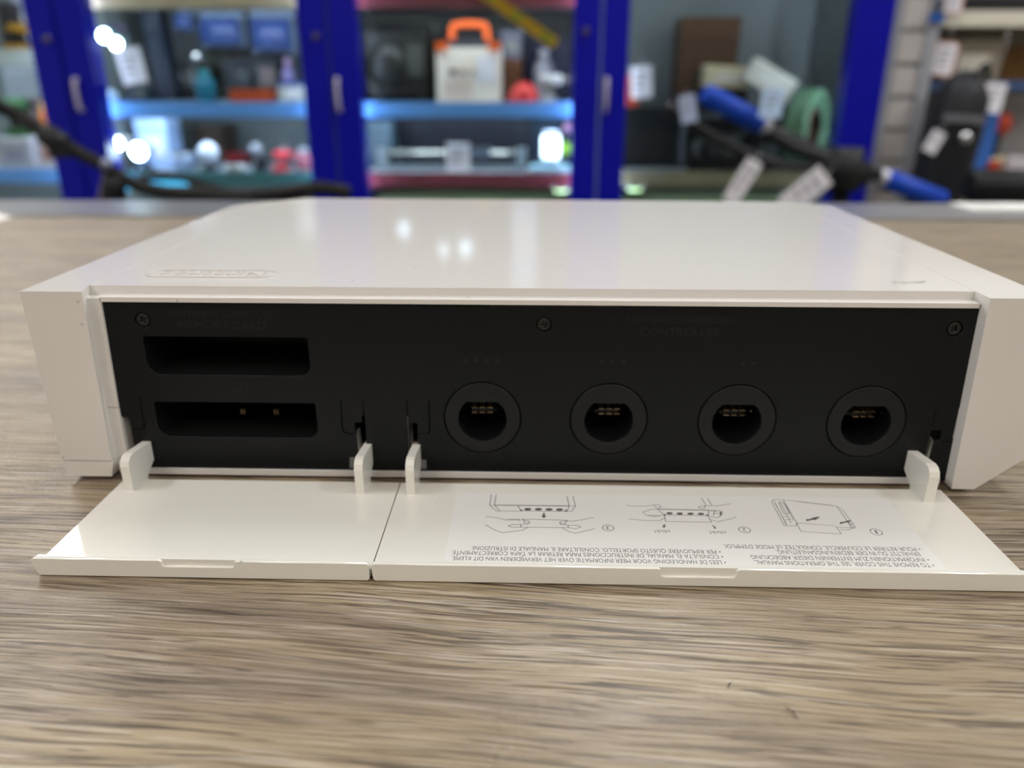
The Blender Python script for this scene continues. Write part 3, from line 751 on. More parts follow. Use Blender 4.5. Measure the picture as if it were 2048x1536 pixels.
def tool(px0, px1, pyt, Y, z0, col, label, acc=(20, 20, 22), name='power_tool', cat='tool', flip=1):
    """pistol-shaped cordless tool: barrel, nose, grip and battery foot"""
    t, w_, h = goods(name, label, cat, px0, px1, pyt, Y, z0)
    r = h*.19; c = pm(col, .35); a = pm(acc, .4)
    bm = bmesh.new(); lathe(bm, [(r*.8, -w_*.46), (r, -w_*.38), (r, w_*.16), (r*.75, w_*.24)], (0, .03, h-r), 20, 'x'); link('barrel', bm, c, t, True)
    bm = bmesh.new(); lathe(bm, [(r*.6, w_*.24), (r*.55, w_*.36), (r*.28, w_*.47)], (0, .03, h-r), 18, 'x'); link('nose', bm, a, t, True)
    bm = bmesh.new(); prism(bm, [(-w_*.32, h-1.6*r), (-w_*.02, h-1.6*r), (-w_*.06, h*.2), (-w_*.36, h*.2)], .015, .045, 'y'); bevel(bm, .006, 2); link('grip', bm, a, t)
    part_box(t, 'battery', (-w_*.46, w_*.04, .0, .06, 0, h*.22), c, .005)
    if flip < 0: t.rotation_euler = (0, 0, math.pi); t.location.y += .06
    return t

def machine(px0, px1, pyt, Y, z0, col, label, name='machine', cat='machine', acc=(90, 95, 98), dep=.16):
    """boxy motor unit with a frame tube, a round cover and a switch panel"""
    t, w_, h = goods(name, label, cat, px0, px1, pyt, Y, z0)
    part_box(t, 'body', (-w_*.42, w_*.42, .01, dep, h*.08, h*.8), pm(col, .4), .01)
    bm = bmesh.new(); lathe(bm, [(h*.26, 0), (h*.24, -.012), (h*.1, -.018)], (-w_*.15, .01, h*.42), 24, 'y'); link('round_cover', bm, pm(tuple(min(255, c+9) for c in col), .4), t, True)
    part_box(t, 'switch_panel', (w_*.14, w_*.38, .004, .012, h*.3, h*.66), pm(acc, .4), .002)
    bm = bmesh.new(); rr = .006
    tube(bm, curve_pts([(-w_*.45, dep*.5, rr), (-w_*.47, dep*.5, h*.75), (-w_*.38, dep*.5, h-rr), (w_*.38, dep*.5, h-rr), (w_*.47, dep*.5, h*.75), (w_*.45, dep*.5, rr)], 5), rr, 10)
    link('frame_tube', bm, pm(acc, .3, .3), t)
    for s in (-1, 1):
        part_box(t, 'foot', (s*w_*.3-.012, s*w_*.3+.012, .02, dep-.01, 0, h*.085), BLK, .002)
    return t

def ptag(px0, px1, py0, py1, Y, label, rot=0, m=None, string=None, edge=None):
    """white price tag card with printed lines; hangs from a string when string = pixel height of its hook"""
    c = at((px0+px1)/2, (py0+py1)/2, Y)
    a, b_ = sx(px0, px1, (py0+py1)/2, Y); w_ = b_-a
    h = at(px0, py0, Y).z - at(px0, py1, Y).z
    t = empty('price_tag', c, label, 'tag', 'white price tags')
    t.rotation_euler = (0, R(rot), 0)
    part_box(t, 'card', (-w_/2, w_/2, -.0006, .0006, -h/2, h/2), m or CARD, .0003)
    bm = bmesh.new()
    for k in range(3): box(bm, -w_*.3, w_*(.3-.12*k), -.0009, -.0007, h*(.22-.2*k), h*(.28-.2*k))
    link('print', bm, INKB, t)
    if edge:
        bm = bmesh.new()
        for q in ((-w_/2, -w_/2+.003, -h/2, h/2), (w_/2-.003, w_/2, -h/2, h/2), (-w_/2, w_/2, h/2-.003, h/2), (-w_/2, w_/2, -h/2, -h/2+.003)):
            box(bm, q[0], q[1], -.0011, -.0007, q[2], q[3])
        link('border', bm, pm(edge, .5), t)
    if string:
        L_ = at(px0, string, Y).z - at(px0, py0, Y).z
        bm = bmesh.new(); tube(bm, [(0, 0, h/2), (0, .001, h/2+L_)], .0008, 6); link('string', bm, pm((200, 200, 200), .6), t)
    return t

# ---------------- farthest left cabinet
carton(-6, 24, 5, 1.84, Z_A+.0005, (40, 40, 46), 'dark grey framed box on the upper shelf at the far left', lab=None, dep=.03)
carton(26, 62, -14, 1.88, Z_A+.0005, (165, 168, 182), 'pale grey tall carton on the upper shelf, left of the leftmost post')
tool(0, 60, 45, 1.795, Z_A+.0005, (190, 140, 40), 'yellow hand tool in front of the pale carton on the upper shelf')
carton(4, 92, 128, 2.02, -.1115, (118, 122, 130), 'tall grey box at the back behind the green tool', dep=.1, lab=(95, 80, 85))
carton(-8, 62, 276, 1.80, -.1115, (178, 176, 182), 'white box at the far left under the green tool', lab=(150, 148, 160))
carton(66, 126, 272, 1.82, -.1115, (186, 180, 184), 'white box beside the leftmost post with a reddish label', lab=(160, 120, 110))
zt = at(20, 276, 1.80).z
tool(-4, 60, 196, 1.83, zt+.0005, (30, 75, 38), 'green cordless tool standing on the far left white box')
zt = at(90, 272, 1.82).z
bottle(78, 102, 205, 1.86, zt+.0005, (176, 100, 40), (190, 150, 90), 'small orange-brown bottle on the white box by the leftmost post')
# ---------------- second cabinet, upper shelf
def lamp_pair():
    Y = 1.825; p1, p2 = at(214, 72, Y), at(238, 88, Y)
    t = empty('spot_lamp', (p2.x+.02, Y, Z_UP+.0005), 'twin-headed lit spot lamp at the top left of the second cabinet', 'lamp')
    o = t.location
    bm = bmesh.new(); lathe(bm, [(.028, 0), (.028, .008), (.008, .014), (.006, p2.z-o.z+.02)], seg=20); link('stand', bm, pm((30, 36, 46)), t, True)
    bm = bmesh.new(); tube(bm, [(0, .01, p2.z-o.z+.03), (p1.x-o.x, .01, p1.z-o.z+.022)], .006, 8); link('arm', bm, pm((40, 30, 55)), t)
    for p, r in ((p1, .0135), (p2, .0125)):
        bm = bmesh.new(); lathe(bm, [(r*1.1, -.012), (r*1.2, .0), (r*.7, .03)], (p.x-o.x, .0, p.z-o.z), 20, 'y'); h = link('lamp_head', bm, pm((60, 120, 130), .3), t, True)
        bm = bmesh.new(); lathe(bm, [(r, -.0135), (r*.9, -.016)], (p.x-o.x, .0, p.z-o.z), 20, 'y'); link('lens', bm, LIT, h)
lamp_pair()
ptag(238, 288, 96, 168, 1.78, 'white tag hanging under the lit twin spot lamp', rot=-8, string=86)
bottle(206, 240, 180, 1.80, Z_UP+.0005, (150, 175, 195), (170, 190, 205), 'pale blue pot at the left end of the second cabinet shelf', name='pot', cat='pot')
machine(246, 292, 168, 1.90, Z_UP+.0005, (40, 58, 68), 'small dark teal motor unit below the hanging tag', name='small_motor')
t, w_, h = goods('floor_speaker', 'tall black slim tower leaning in the second cabinet', 'speaker', 292, 328, 20, 1.95, Z_UP+.0005)
t.rotation_euler = (0, R(-4), 0)
part_box(t, 'body', (-w_/2, w_/2, 0, .05, .006, h), pm((18, 30, 48), .4), .008); part_box(t, 'foot', (-w_*.7, w_*.7, -.01, .07, 0, .006), BLK, .002)
bm = bmesh.new()
for k in range(4): lathe(bm, [(w_*.34, -.001), (w_*.3, -.004)], (0, 0, h*(.3+.17*k)), 20, 'y')
link('driver', bm, pm((35, 45, 60), .5), t)
BAG = mat('clear_blue_blister', srgb(62, 84, 145), 0.2, spec=.5, var=.35, vscale=40)
for k, (a, b_, c_, d, lb) in enumerate(((352, 388, 20, 62, 'narrow clear blue pack hanging at the back, leftmost of three'),
        (398, 486, 22, 94, 'wide clear blue pack hanging at the back, middle of three'), (500, 588, 20, 106, 'clear grey-blue pack hanging at the back, rightmost of three'))):
    Y = 2.0; p = at((a+b_)/2, (c_+d)/2, Y); x0, x1 = sx(a, b_, 50, Y); h = at(a, c_, Y).z-at(a, d, Y).z; w_ = x1-x0
    t = empty('blister_pack', (p.x, Y, p.z), lb, 'pack', 'hanging blister packs')
    part_box(t, 'card', (-w_/2, w_/2, .009, .011, -h/2, h/2), pm((120, 140, 170)), .0005)
    bm = bmesh.new(); box(bm, -w_*.42, w_*.42, -.02, .009, -h*.42, h*.3); bevel(bm, .012, 3)
    link('bubble', bm, BAG, t, True)
    bm = bmesh.new(); tube(bm, [(0, .01, h*.44), (0, .01, Z_TOP-.0142-p.z)], .0015, 8); link('peg', bm, CHROME, t)
machine(332, 392, 108, 2.0, Z_UP+.0005, (42, 44, 50), 'dark grey motor unit left of the teal bottle')
ball(386, 404, 104, 1.90, Z_UP+.0005, CHROME, BLK, 'chrome ball head on a black stand behind the teal bottle')
bottle(390, 428, 140, 1.84, Z_UP+.0005, (20, 96, 122), (35, 130, 140), 'teal blue bottle on the second cabinet shelf')
machine(432, 560, 98, 2.02, Z_UP+.0005, (48, 54, 62), 'wide dark machine behind the orange case', acc=(110, 100, 105))
carton(460, 545, 180, 1.80, Z_UP+.0005, (184, 74, 30), 'bright orange flat case on the shelf', name='tool_case', cat='case', lab=None, dep=.09)
bottle(563, 590, 118, 1.95, Z_UP+.0005, (105, 100, 150), (150, 130, 170), 'lilac bottle standing behind the small blue and white box')
carton(556, 611, 166, 1.80, Z_UP+.0005, (178, 182, 178), 'small white box with a blue lid right of the orange case', trim=(50, 90, 160), dep=.06)
# ---------------- second cabinet, lower shelf
def spot(px, py, r, Y, z0, label, m, housing, hpx=0):
    p = at(px, py, Y)
    t = empty('round_lamp', (p.x, Y, z0), label, 'lamp')
    bm = bmesh.new(); lathe(bm, [(r*1.12, -.012), (r*1.25, 0), (r*.9, .04), (r*.4, .05)], (0, 0, p.z-z0), 24, 'y'); h = link('lamp_head', bm, housing, t, True)
    bm = bmesh.new(); lathe(bm, [(r, -.0135), (r*.9, -.017)], (0, 0, p.z-z0), 24, 'y'); link('lens', bm, m, h)
    bm = bmesh.new(); lathe(bm, [(r*1.1, 0), (r*1.1, .006), (.007, .012), (.006, p.z-z0-r)], (0, .02, 0), 20); link('stand', bm, BLK, t, True)
spot(240, 286, .0135, 1.79, Z_LOW+.0005, 'small lit round lamp at the left end of the lower shelf', LIT, pm((150, 150, 140)))
spot(282, 302, .019, 1.80, Z_LOW+.0005, 'large lit round lamp in front of the pale carton on the lower shelf', LIT, pm((150, 180, 230)))
carton(270, 332, 238, 1.90, Z_LOW+.0005, (165, 190, 230), 'pale blue-white carton behind the large lit lamp', dep=.08)
def bowl(px0, px1, pyt, Y, z0, col, label, name='bowl', cat='bowl'):
    t, w_, h = goods(name, label, cat, px0, px1, pyt, Y, z0); r = w_/2
    bm = bmesh.new(); lathe(bm, [(r*.45, 0), (r*.5, .004), (r*.85, h*.45), (r, h), (r*.94, h), (r*.78, h*.5), (r*.3, h*.15)], seg=28); link('dish', bm, pm(col, .2), t, True)
    bm = bmesh.new(); lathe(bm, [(r*.98, h-.001), (r*1.04, h+.001), (r*.98, h+.003), (r*.93, h+.001)], seg=28); link('rim', bm, CHROME, t, True)
bowl(338, 394, 308, 1.835, Z_LOW+.0005, (170, 190, 225), 'pale blue bowl right of the lit lamps')
ball(397, 436, 284, 1.83, Z_LOW+.0005, pm((215, 222, 238), .15), BLK, 'large white round head on a black stand on the lower shelf')
carton(392, 440, 252, 2.05, Z_LOW+.0005, (66, 50, 40), 'dark brown carton at the back behind the white round head', lab=None)
carton(452, 492, 306, 1.95, Z_LOW+.0005, (92, 18, 22), 'dark red box behind the white bowl', lab=None, dep=.06)
bowl(450, 496, 330, 1.80, Z_LOW+.0005, (215, 212, 205), 'small white bowl in front of the dark red box')
ball(500, 526, 286, 1.84, Z_LOW+.0005, pm((130, 132, 140), .2), BLK, 'small grey round head on a black stand')
tool(505, 545, 318, 1.79, Z_LOW+.0005, (28, 32, 46), 'small dark tool beside the red one on the lower shelf')
tool(540, 590, 304, 1.80, Z_LOW+.0005, (205, 50, 60), 'red cordless tool on the lower shelf', acc=(170, 90, 100))
ball(562, 580, 292, 1.90, Z_LOW+.0005, pm((130, 110, 118), .25), BLK, 'pinkish grey round head behind the red tool')
bottle(590, 626, 296, 1.84, Z_LOW+.0005, (150, 90, 105), (160, 170, 180), 'pinkish bottle with a pale cap at the right end of the lower shelf')
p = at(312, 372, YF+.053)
t = empty('rail_glow_strip', p, 'glowing cyan strip added for the lamp light on the lower shelf front', 'strip')
part_box(t, 'strip', (-.082, .082, -.003, -.0002, -.010, .011), mat('cyan_rail_glow', srgb(100, 225, 255), .3, emit=(.08, .5, 1), es=.8), .001)  # added glow in place of lamp light falling on the rail
part_box(t, 'clip', (-.012, .012, -.005, -.0032, -.006, .007), mat('cyan_glow_clip', srgb(70, 180, 230), .3), .001)  # belongs to the added glow strip
# ---------------- third cabinet, upper shelf
machine(716, 862, 28, 1.86, Z_UP+.0005, (18, 20, 19), 'large black generator left of the orange-handled case', name='generator', cat='generator', acc=(52, 54, 50), dep=.22)
t, w_, h = goods('power_station', 'cream portable power unit with an orange carrying handle', 'power unit', 872, 1000, 95, 1.82, Z_UP+.0005)
bm = bmesh.new(); box(bm, -w_/2, w_/2, 0, .13, .0, h); bevel(bm, .012, 4); link('body', bm, pm((236, 226, 212), .4), t)
ORG = pm((206, 88, 34), .4)
bm = bmesh.new(); tube(bm, curve_pts([(-w_*.28, .06, h-.002), (-w_*.27, .06, h+.04), (-w_*.18, .06, h+.052), (w_*.18, .06, h+.052), (w_*.27, .06, h+.04), (w_*.28, .06, h-.002)], 5), .0085, 12); link('handle', bm, ORG, t)
bm = bmesh.new(); box(bm, -w_*.3, w_*.3, .02, .1, h+.0005, h+.018); bevel(bm, .004, 2); link('top_panel', bm, pm((50, 50, 58)), t)
for s in (-1, 1): part_box(t, 'latch', (s*w_*.42-.012, s*w_*.42+.012, -.004, .03, h-.008, h+.012), ORG, .003)
part_box(t, 'paper_label', (w_*.14, w_*.42, -.0015, -.0003, h*.38, h*.88), CARD)
for k, c_ in enumerate(((25, 35, 32), (150, 110, 105), (110, 85, 78))):
    bm = bmesh.new(); lathe(bm, [(.008-.0015*k, 0), (.007-.0015*k, -.008)], (-w_*.24+k*w_*.16, 0, h*.56), 18, 'y'); link('dial', bm, pm(c_), t)
part_box(t, 'print_panel', (-w_*.4, w_*.06, -.0012, -.0002, h*.08, h*.4), pm((222, 200, 184), .5))
carton(1003, 1042, 118, 1.98, Z_UP+.0005, (86, 52, 34), 'brown carton right of the cream power unit, under a grey box', lab=None, dep=.07)
zt = at(1020, 118, 1.98).z
carton(1002, 1044, 62, 1.98, zt+.0005, (98, 98, 112), 'grey box stacked on the brown carton', dep=.07, lab=(130, 130, 128))
carton(1046, 1142, 76, 2.06, Z_UP+.0005, (16, 20, 52), 'dark navy case at the back right of the third cabinet', name='tool_case', cat='case', lab=None, dep=.1)
bottle(1068, 1108, 98, 1.96, Z_UP+.0005, (125, 122, 132), (140, 138, 146), 'grey cylinder bottle in front of the navy case')
t, w_, h = goods('hard_hat', 'red hard hat on the shelf right of the cream power unit', 'hat', 1012, 1084, 164, 1.83, Z_UP+.0005)
bm = bmesh.new(); r = w_*.42; lathe(bm, [(r, .004)]+[(max(.001, r*math.cos(a_*math.pi/16)), .004+(h-.004)*math.sin(a_*math.pi/16)) for a_ in range(1, 9)], seg=28); link('dome', bm, pm((196, 48, 46), .25), t, True)
bm = bmesh.new(); lathe(bm, [(r*.9, 0), (w_*.5, .0), (w_*.5, .003), (r*.95, .005)], seg=28); link('brim', bm, pm((186, 40, 40), .3), t, True)
tool(1076, 1142, 148, 1.80, Z_UP+.0005, (176, 172, 170), 'pale grey cordless tool at the right end of the shelf', acc=(110, 105, 100))
Y = 1.742; a_, b_ = at(955, -22, Y), at(1112, 88, Y)
t = empty('spirit_level', b_, 'long yellow spirit level slanting across the top of the third cabinet', 'level')
d = (a_-b_); ang = math.atan2(d.z, -d.x); L_ = d.length
t.rotation_euler = (0, ang, 0)
part_box(t, 'rail', (-L_*1.05, 0, -.009, .009, -.012, .012), pm((208, 160, 30), .35), .002)
for q in (.12, .5, .85): part_box(t, 'vial', (-L_*q-.012, -L_*q+.012, -.0105, .0105, -.006, .006), pm((150, 170, 60), .2), .002)
# ---------------- third cabinet, lower shelf
carton(726, 782, 242, 1.90, Z_LOW+.0005, (64, 82, 92), 'slate grey box at the left end of the third cabinet lower shelf', lab=None)
carton(784, 1062, 236, 2.0, Z_LOW+.0005, (24, 24, 34), 'long black case at the back of the third cabinet lower shelf', name='long_case', cat='case', lab=None, dep=.12)
carton(1064, 1140, 240, 2.06, Z_LOW+.0005, (40, 62, 84), 'dark blue box behind the glowing white bottle', lab=None, dep=.08)
t, w_, h = goods('tile_cutter', 'long silver rail cutter lying in front of the black case', 'cutter', 758, 1052, 296, 1.86, Z_LOW+.0005)
part_box(t, 'base_plate', (-w_/2, w_/2, -.03, .05, 0, .012), pm((120, 130, 134), .35, .5), .002)
bm = bmesh.new(); tube(bm, [(-w_*.46, 0, h-.012), (w_*.46, 0, h-.012)], .006, 12); tube(bm, [(-w_*.46, .02, h-.012), (w_*.46, .02, h-.012)], .006, 12); link('guide_rail', bm, pm((190, 188, 176), .25, .6), t)
for s in (-1, 1): part_box(t, 'end_block', (s*w_*.47-.012, s*w_*.47+.012, -.014, .034, .012, h), pm((100, 108, 112), .4), .003)
part_box(t, 'carriage', (w_*.1, w_*.26, -.012, .032, h-.024, h), pm((60, 66, 74), .4), .003)
ptag(892, 940, 286, 344, 1.80, 'white tag standing in front of the silver rail cutter')
t, w_, h = goods('glow_bottle', 'white bottle near the right post on the lower shelf, its highlight put in as a glow', 'glow_bottle', 1082, 1122, 262, 1.82, Z_LOW+.022)
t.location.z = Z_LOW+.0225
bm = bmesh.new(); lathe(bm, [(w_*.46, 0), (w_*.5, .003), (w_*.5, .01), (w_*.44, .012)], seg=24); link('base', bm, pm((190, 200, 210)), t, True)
bm = bmesh.new(); lathe(bm, [(w_*.42, .012), (w_*.45, .02), (w_*.45, h-.018), (w_*.4, h-.01)], seg=24); link('glow_wall', bm, mat('glowing_bottle_wall', (.9, .95, 1), .4, emit=(.6, .8, 1), es=4.0), t, True)  # emission stands in for the highlight on a white bottle
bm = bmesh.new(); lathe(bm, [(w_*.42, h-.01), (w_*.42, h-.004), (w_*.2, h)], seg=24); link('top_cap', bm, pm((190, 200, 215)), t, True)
carton(1062, 1146, 336, 1.785, Z_LOW+.0005, (150, 190, 205), 'low pale blue tray under the glowing white bottle', name='tray', cat='tray', lab=None, dep=.1)
ball(1118, 1144, 284, 1.93, Z_LOW+.0005, pm((150, 200, 40), .3), BLK, 'lime green ball head right of the glowing white bottle')
ball(1126, 1150, 242, 1.97, Z_LOW+.0005, pm((200, 150, 190), .3), BLK, 'pink ball head above and behind the lime green one')
# ---------------- goods on the top shelves, above the picture but mirrored in the console's glossy top
SOFT = mat('soft_lit_lens', (1, 1, 1), 0.4, emit=(0.6, 0.8, 1.0), es=1.3)
spot(782, -84, .017, 1.84, Z_TOP+.0005, 'round lit lamp on the top shelf of the third cabinet', SOFT, HOUSE)
spot(868, -138, .014, 1.84, Z_TOP+.0005, 'smaller lit lamp on the top shelf, right of the round one', SOFT, HOUSE)
spot(918, -134, .02, 1.88, Z_TOP+.0005, 'larger lit lamp on the top shelf, beside the smaller one', SOFT, HOUSE)
carton(1024, 1080, -250, 1.86, Z_TOP+.0005, (200, 220, 245), 'tall pale blue-white carton on the top shelf of the third cabinet')
carton(540, 592, -110, 1.88, Z_TOP+.0005, (205, 205, 200), 'white carton on the top shelf of the second cabinet')
carton(300, 372, -90, 1.90, Z_TOP+.0005, (150, 150, 160), 'grey carton on the top shelf of the second cabinet')
# ---------------- cabinet toe lamps and glass stands under the lower shelves
for px, lb in ((1122, 'green-white lit puck lamp below the third cabinet shelf beside the post'), (1268, 'green-white lit puck lamp below the right cabinet shelf beside the post')):
    p = at(px, 392, 1.80)
    t = empty('puck_lamp', (p.x, 1.80, Z_LOW-.0325), lb, 'lamp')
    t.location.z = Z_LOW-.0325 if px < 1200 else Z_LOW+.004-.0325
    bm = bmesh.new(); lathe(bm, [(.022, 0), (.022, -.006), (.018, -.008)], seg=24); link('housing', bm, SHELFM, t, True)
    bm = bmesh.new(); lathe(bm, [(.017, -.0085), (.015, -.012)], seg=24); link('lens', bm, LITG, t)
for x0, x1, lb in ((-.39, .075, 'olive green storage bin under the third cabinet shelf'), (.215, .66, 'olive green storage bin under the right cabinet shelf')):
    t = empty('storage_bin', ((x0+x1)/2, 1.92, FLOOR+.1005), lb, 'bin', 'olive bins below the shelves')
    w_ = x1-x0; H_ = Z_LOW-.062-FLOOR-.1
    part_box(t, 'body', (-w_/2, w_/2, -.08, .2, 0, H_*.95), OLIV, .006); part_box(t, 'lid', (-w_/2-.004, w_/2+.004, -.085, .205, H_*.955, H_), OLIV, .004)

# ---------------- right cabinet
ZD = Z_LOW+.0045
carton(1364, 1482, 34, 2.04, ZD, (76, 54, 38), 'tall brown cardboard carton at the back of the right cabinet', lab=(60, 48, 36), dep=.12)
carton(1250, 1276, 150, 1.89, at(1330, 214, 1.88).z+.001, (170, 66, 44), 'small red-orange carton on the black hard case behind a white tag', lab=None, dep=.06)
ptag(1262, 1304, 132, 196, 1.775, 'white tag hanging in the right cabinet next to the third post', rot=-4, string=110)
carton(1246, 1402, 214, 1.88, ZD, (14, 17, 20), 'black hard case at the lower left of the right cabinet', name='tool_case', cat='case', lab=None, dep=.14)
machine(1372, 1500, 232, 1.79, ZD, (15, 18, 21), 'black motor unit with grey fittings in front of the brown carton', acc=(85, 92, 98), dep=.1)
carton(1404, 1494, 178, 1.93, ZD, (16, 18, 22), 'black box carrying the tilted cream carton', name='tool_case', cat='case', lab=None, dep=.09)
zt = at(1460, 178, 1.93).z
carton(1412, 1498, 132, 1.94, zt+.004, (196, 184, 152), 'cream carton lying tilted on the black box', rot=3, dep=.07, lab=(205, 200, 190))
carton(1502, 1574, 212, 1.87, ZD, (14, 17, 20), 'black box carrying the steeply tilted white carton', name='tool_case', cat='case', lab=None, dep=.12)
zt = at(1560, 206, 1.92).z
t = carton(1486, 1582, 134, 1.87, zt+.028, (222, 219, 208), 'off-white carton steeply tilted on the black box', rot=28, dep=.05, lab=(228, 228, 222))
machine(1498, 1566, 256, 1.79, ZD, (14, 17, 19), 'low black motor unit left of the green hose coil', acc=(60, 66, 70), dep=.07)
p = at(1644, 252, 1.84)
t = empty('hose_coil', (p.x, 1.84, ZD), 'green hose coil standing on edge by the fourth post', 'hose')
t.rotation_euler = (0, 0, R(54))
ro = (at(1644, 172, 1.84).z - ZD)/2 * .98
t.location.x -= .02; t.location.y = 1.886
bm = bmesh.new()
for j, (rr_, yy) in enumerate(((0, -.018), (0, 0), (0, .018), (-.012, -.009), (-.012, .009), (-.024, 0))):
    R_ = ro-.0105+rr_
    ring = [(R_*math.cos(2*math.pi*i/40), yy, ro+R_*math.sin(2*math.pi*i/40)) for i in range(41)]
    tube(bm, ring, .0102, 8)
link('hose', bm, pm((104, 142, 112), .35), t)
bm = bmesh.new(); lathe(bm, [(ro*.5, -.02), (ro*.52, 0), (ro*.5, .02), (ro*.44, .02), (ro*.44, -.02), (ro*.5, -.02)], (0, 0, ro), 32, 'y'); link('reel_core', bm, pm((100, 66, 42), .5), t, True)
ball(1648, 1676, 268, 1.79, ZD, pm((105, 135, 115), .2), BLK, 'pale green-grey ball head in front of the hose coil')
bm = bmesh.new(); q = [at(a_, b_, 1.99) for a_, b_ in ((1628, 205), (1626, 120), (1630, 70), (1642, 42), (1654, 34))]
o_ = Vector((q[0].x, 1.99, ZD)); t = empty('steel_hoop', o_, 'dark grey arched steel tube at the back right of the right cabinet', 'tube')
tube(bm, curve_pts([Vector((0, 0, .0005))]+[v-o_ for v in q], 5), .008, 10); link('tube', bm, pm((52, 58, 60), .4), t)
bm = bmesh.new(); lathe(bm, [(.03, 0), (.03, .004), (.01, .008)], (0, 0, 0), 20); link('foot_plate', bm, BLK, t)

# ---------------- slatted panel and storage rack on the right
YP = 1.76
x0, x1 = sx(1770, 1868, 100, YP)
t = empty('slatted_panel', ((x0+x1)/2, YP, FLOOR), 'tall light grey slatted panel between the fourth blue post and the storage rack', 'panel')
w_ = x1-x0; GR = mat('grey_frame', srgb(152, 154, 158), .4); LG = mat('light_slat', srgb(188, 184, 178), .5)
for s in (-1, 1): part_box(t, 'upright', (s*(w_/2-.0125)-.0125, s*(w_/2-.0125)+.0125, -.01, .03, 0, 1.65), GR, .002)
pitch = .0705
zz = (at(1820, 62, YP).z - FLOOR) % pitch
for k in range(23):
    z_ = zz+pitch*k
    if z_+pitch > 1.66: break
    part_box(t, 'slat', (-w_/2+.025, w_/2-.025, 0, .012, z_+.006, z_+pitch-.003), LG, .002)
part_box(t, 'back_sheet', (-w_/2+.02, w_/2-.02, .013, .018, 0, 1.65), GR)
# rack
YR = 1.80
rx0 = at(1876, 100, YR).x; rx1 = rx0+.62
ZR = [at(1960, 24, YR).z, at(1960, 163, YR).z, at(1960, 352, YR).z]
t = empty('storage_rack', ((rx0+rx1)/2, YR, FLOOR), 'cream shelved storage rack at the far right', 'rack')
xc = (rx0+rx1)/2
CR = mat('cream_enamel', srgb(212, 207, 190), .35)
for s in (0, 1):
    for yy in (.02, .38): part_box(t, 'upright', ((rx0 if s == 0 else rx1-.025)-xc, (rx0+.025 if s == 0 else rx1)-xc, yy, yy+.025, 0, 1.5), pm((60, 56, 50)), .002)
for k, z_ in enumerate(ZR):
    s = part_box(t, 'shelf', (rx0-xc-.005, rx1-xc, 0, .42, z_-FLOOR-.02, z_-FLOOR), CR, .003)
    part_box(s, 'front_rail', (rx0-xc-.005, rx1-xc, -.008, 0, z_-FLOOR-(.03 if k != 1 else .02), z_-FLOOR+.002), CR if k != 1 else pm((60, 82, 120)), .002)
part_box(t, 'back_panel', (rx0-xc+.01, rx1-xc, .405, .415, 0, 1.5), pm((150, 142, 132), .6))
zs = [z_+.003 for z_ in ZR]
carton(1936, 2070, -8, 1.84, zs[0], (36, 34, 38), 'black flat case on top of the storage rack', name='tool_case', cat='case', lab=None)
carton(1896, 1926, -16, 1.90, zs[0], (110, 110, 100), 'olive grey carton on the rack top shelf', lab=None)
carton(1898, 2004, 80, 1.88, zs[1], (160, 152, 138), 'grey-beige carton under the top rack shelf', dep=.14)
carton(2006, 2080, 92, 1.92, zs[1], (104, 74, 34), 'brown carton right of the grey-beige carton on the rack', lab=None)
carton(2012, 2078, 190, 1.93, zs[2], (150, 148, 150), 'grey box behind the red tool on the lower rack shelf', lab=None)
ptag(1888, 1926, -14, 28, 1.785, 'white tag with a pink border at the very top of the rack', edge=(210, 150, 130), string=-30)
ptag(1866, 1912, 84, 152, 1.785, 'white tag with a pink border hanging over the black bag', rot=5, edge=(205, 150, 130), string=30)
ptag(1960, 2008, 166, 226, 1.785, 'white tag hanging beside the blue cloth on the rack', rot=3, string=60)
t, w_, h = goods('cloth', 'small folded bright blue cloth hanging under a white tag', 'cloth', 1966, 1998, 222, 1.82, at(1980, 272, 1.82).z)
t.location.z = ZR[2]+.003; h2 = at(1980, 222, 1.82).z-ZR[2]-.003
bm = bmesh.new()
for k in range(4): tube(bm, curve_pts([(-w_*.36+w_*.24*k, .004*(k % 2), .001), (-w_*.33+w_*.22*k, 0, h2*.5), (-w_*.25+w_*.17*k, 0, h2)], 4), w_*.17, 8)
link('cloth', bm, pm((62, 112, 190), .7), t)
tool(1994, 2042, 226, 1.81, zs[2], (176, 62, 40), 'red and black cordless tool on the lower rack shelf')
carton(1946, 2012, 316, 1.82, zs[2], (214, 206, 170), 'low cream carton on the lower rack shelf', lab=None, dep=.1) 
carton(2014, 2080, 318, 1.80, zs[2], (198, 192, 196), 'low pale pink-grey carton at the right edge on the lower rack shelf', lab=None, dep=.1)
# black instrument bag standing in front of the panel
YG = 1.66
x0, x1 = sx(1838, 1936, 250, YG)
t = empty('carry_bag', ((x0+x1)/2, YG, FLOOR), 'tall black padded carry bag standing between the slatted panel and the rack', 'bag')
t.rotation_euler = (0, R(4), 0); t.location.x -= .045
zt = at(1900, 138, YG).z-FLOOR; w_ = x1-x0
bm = bmesh.new()
pf = [(.8, 0), (.95, .03), (1.05, .3), (1.0, .7), (1.08, .88), (.98, .95), (.62, .985), (.2, 1.0)]
rings = []
for s_, z_ in pf:
    rings.append([bm.verts.new((w_/2*s_*math.copysign(abs(math.cos(2*math.pi*i/24))**.7, math.cos(2*math.pi*i/24)), .05*s_*math.copysign(abs(math.sin(2*math.pi*i/24))**.7, math.sin(2*math.pi*i/24)), z_*zt)) for i in range(24)])
for a_, b_ in zip(rings, rings[1:]):
    for i in range(24): bm.faces.new((a_[i], a_[(i+1) % 24], b_[(i+1) % 24], b_[i]))
bm.faces.new(rings[0]); bm.faces.new(rings[-1])
link('body', bm, pm((24, 26, 30), .5), t, True)
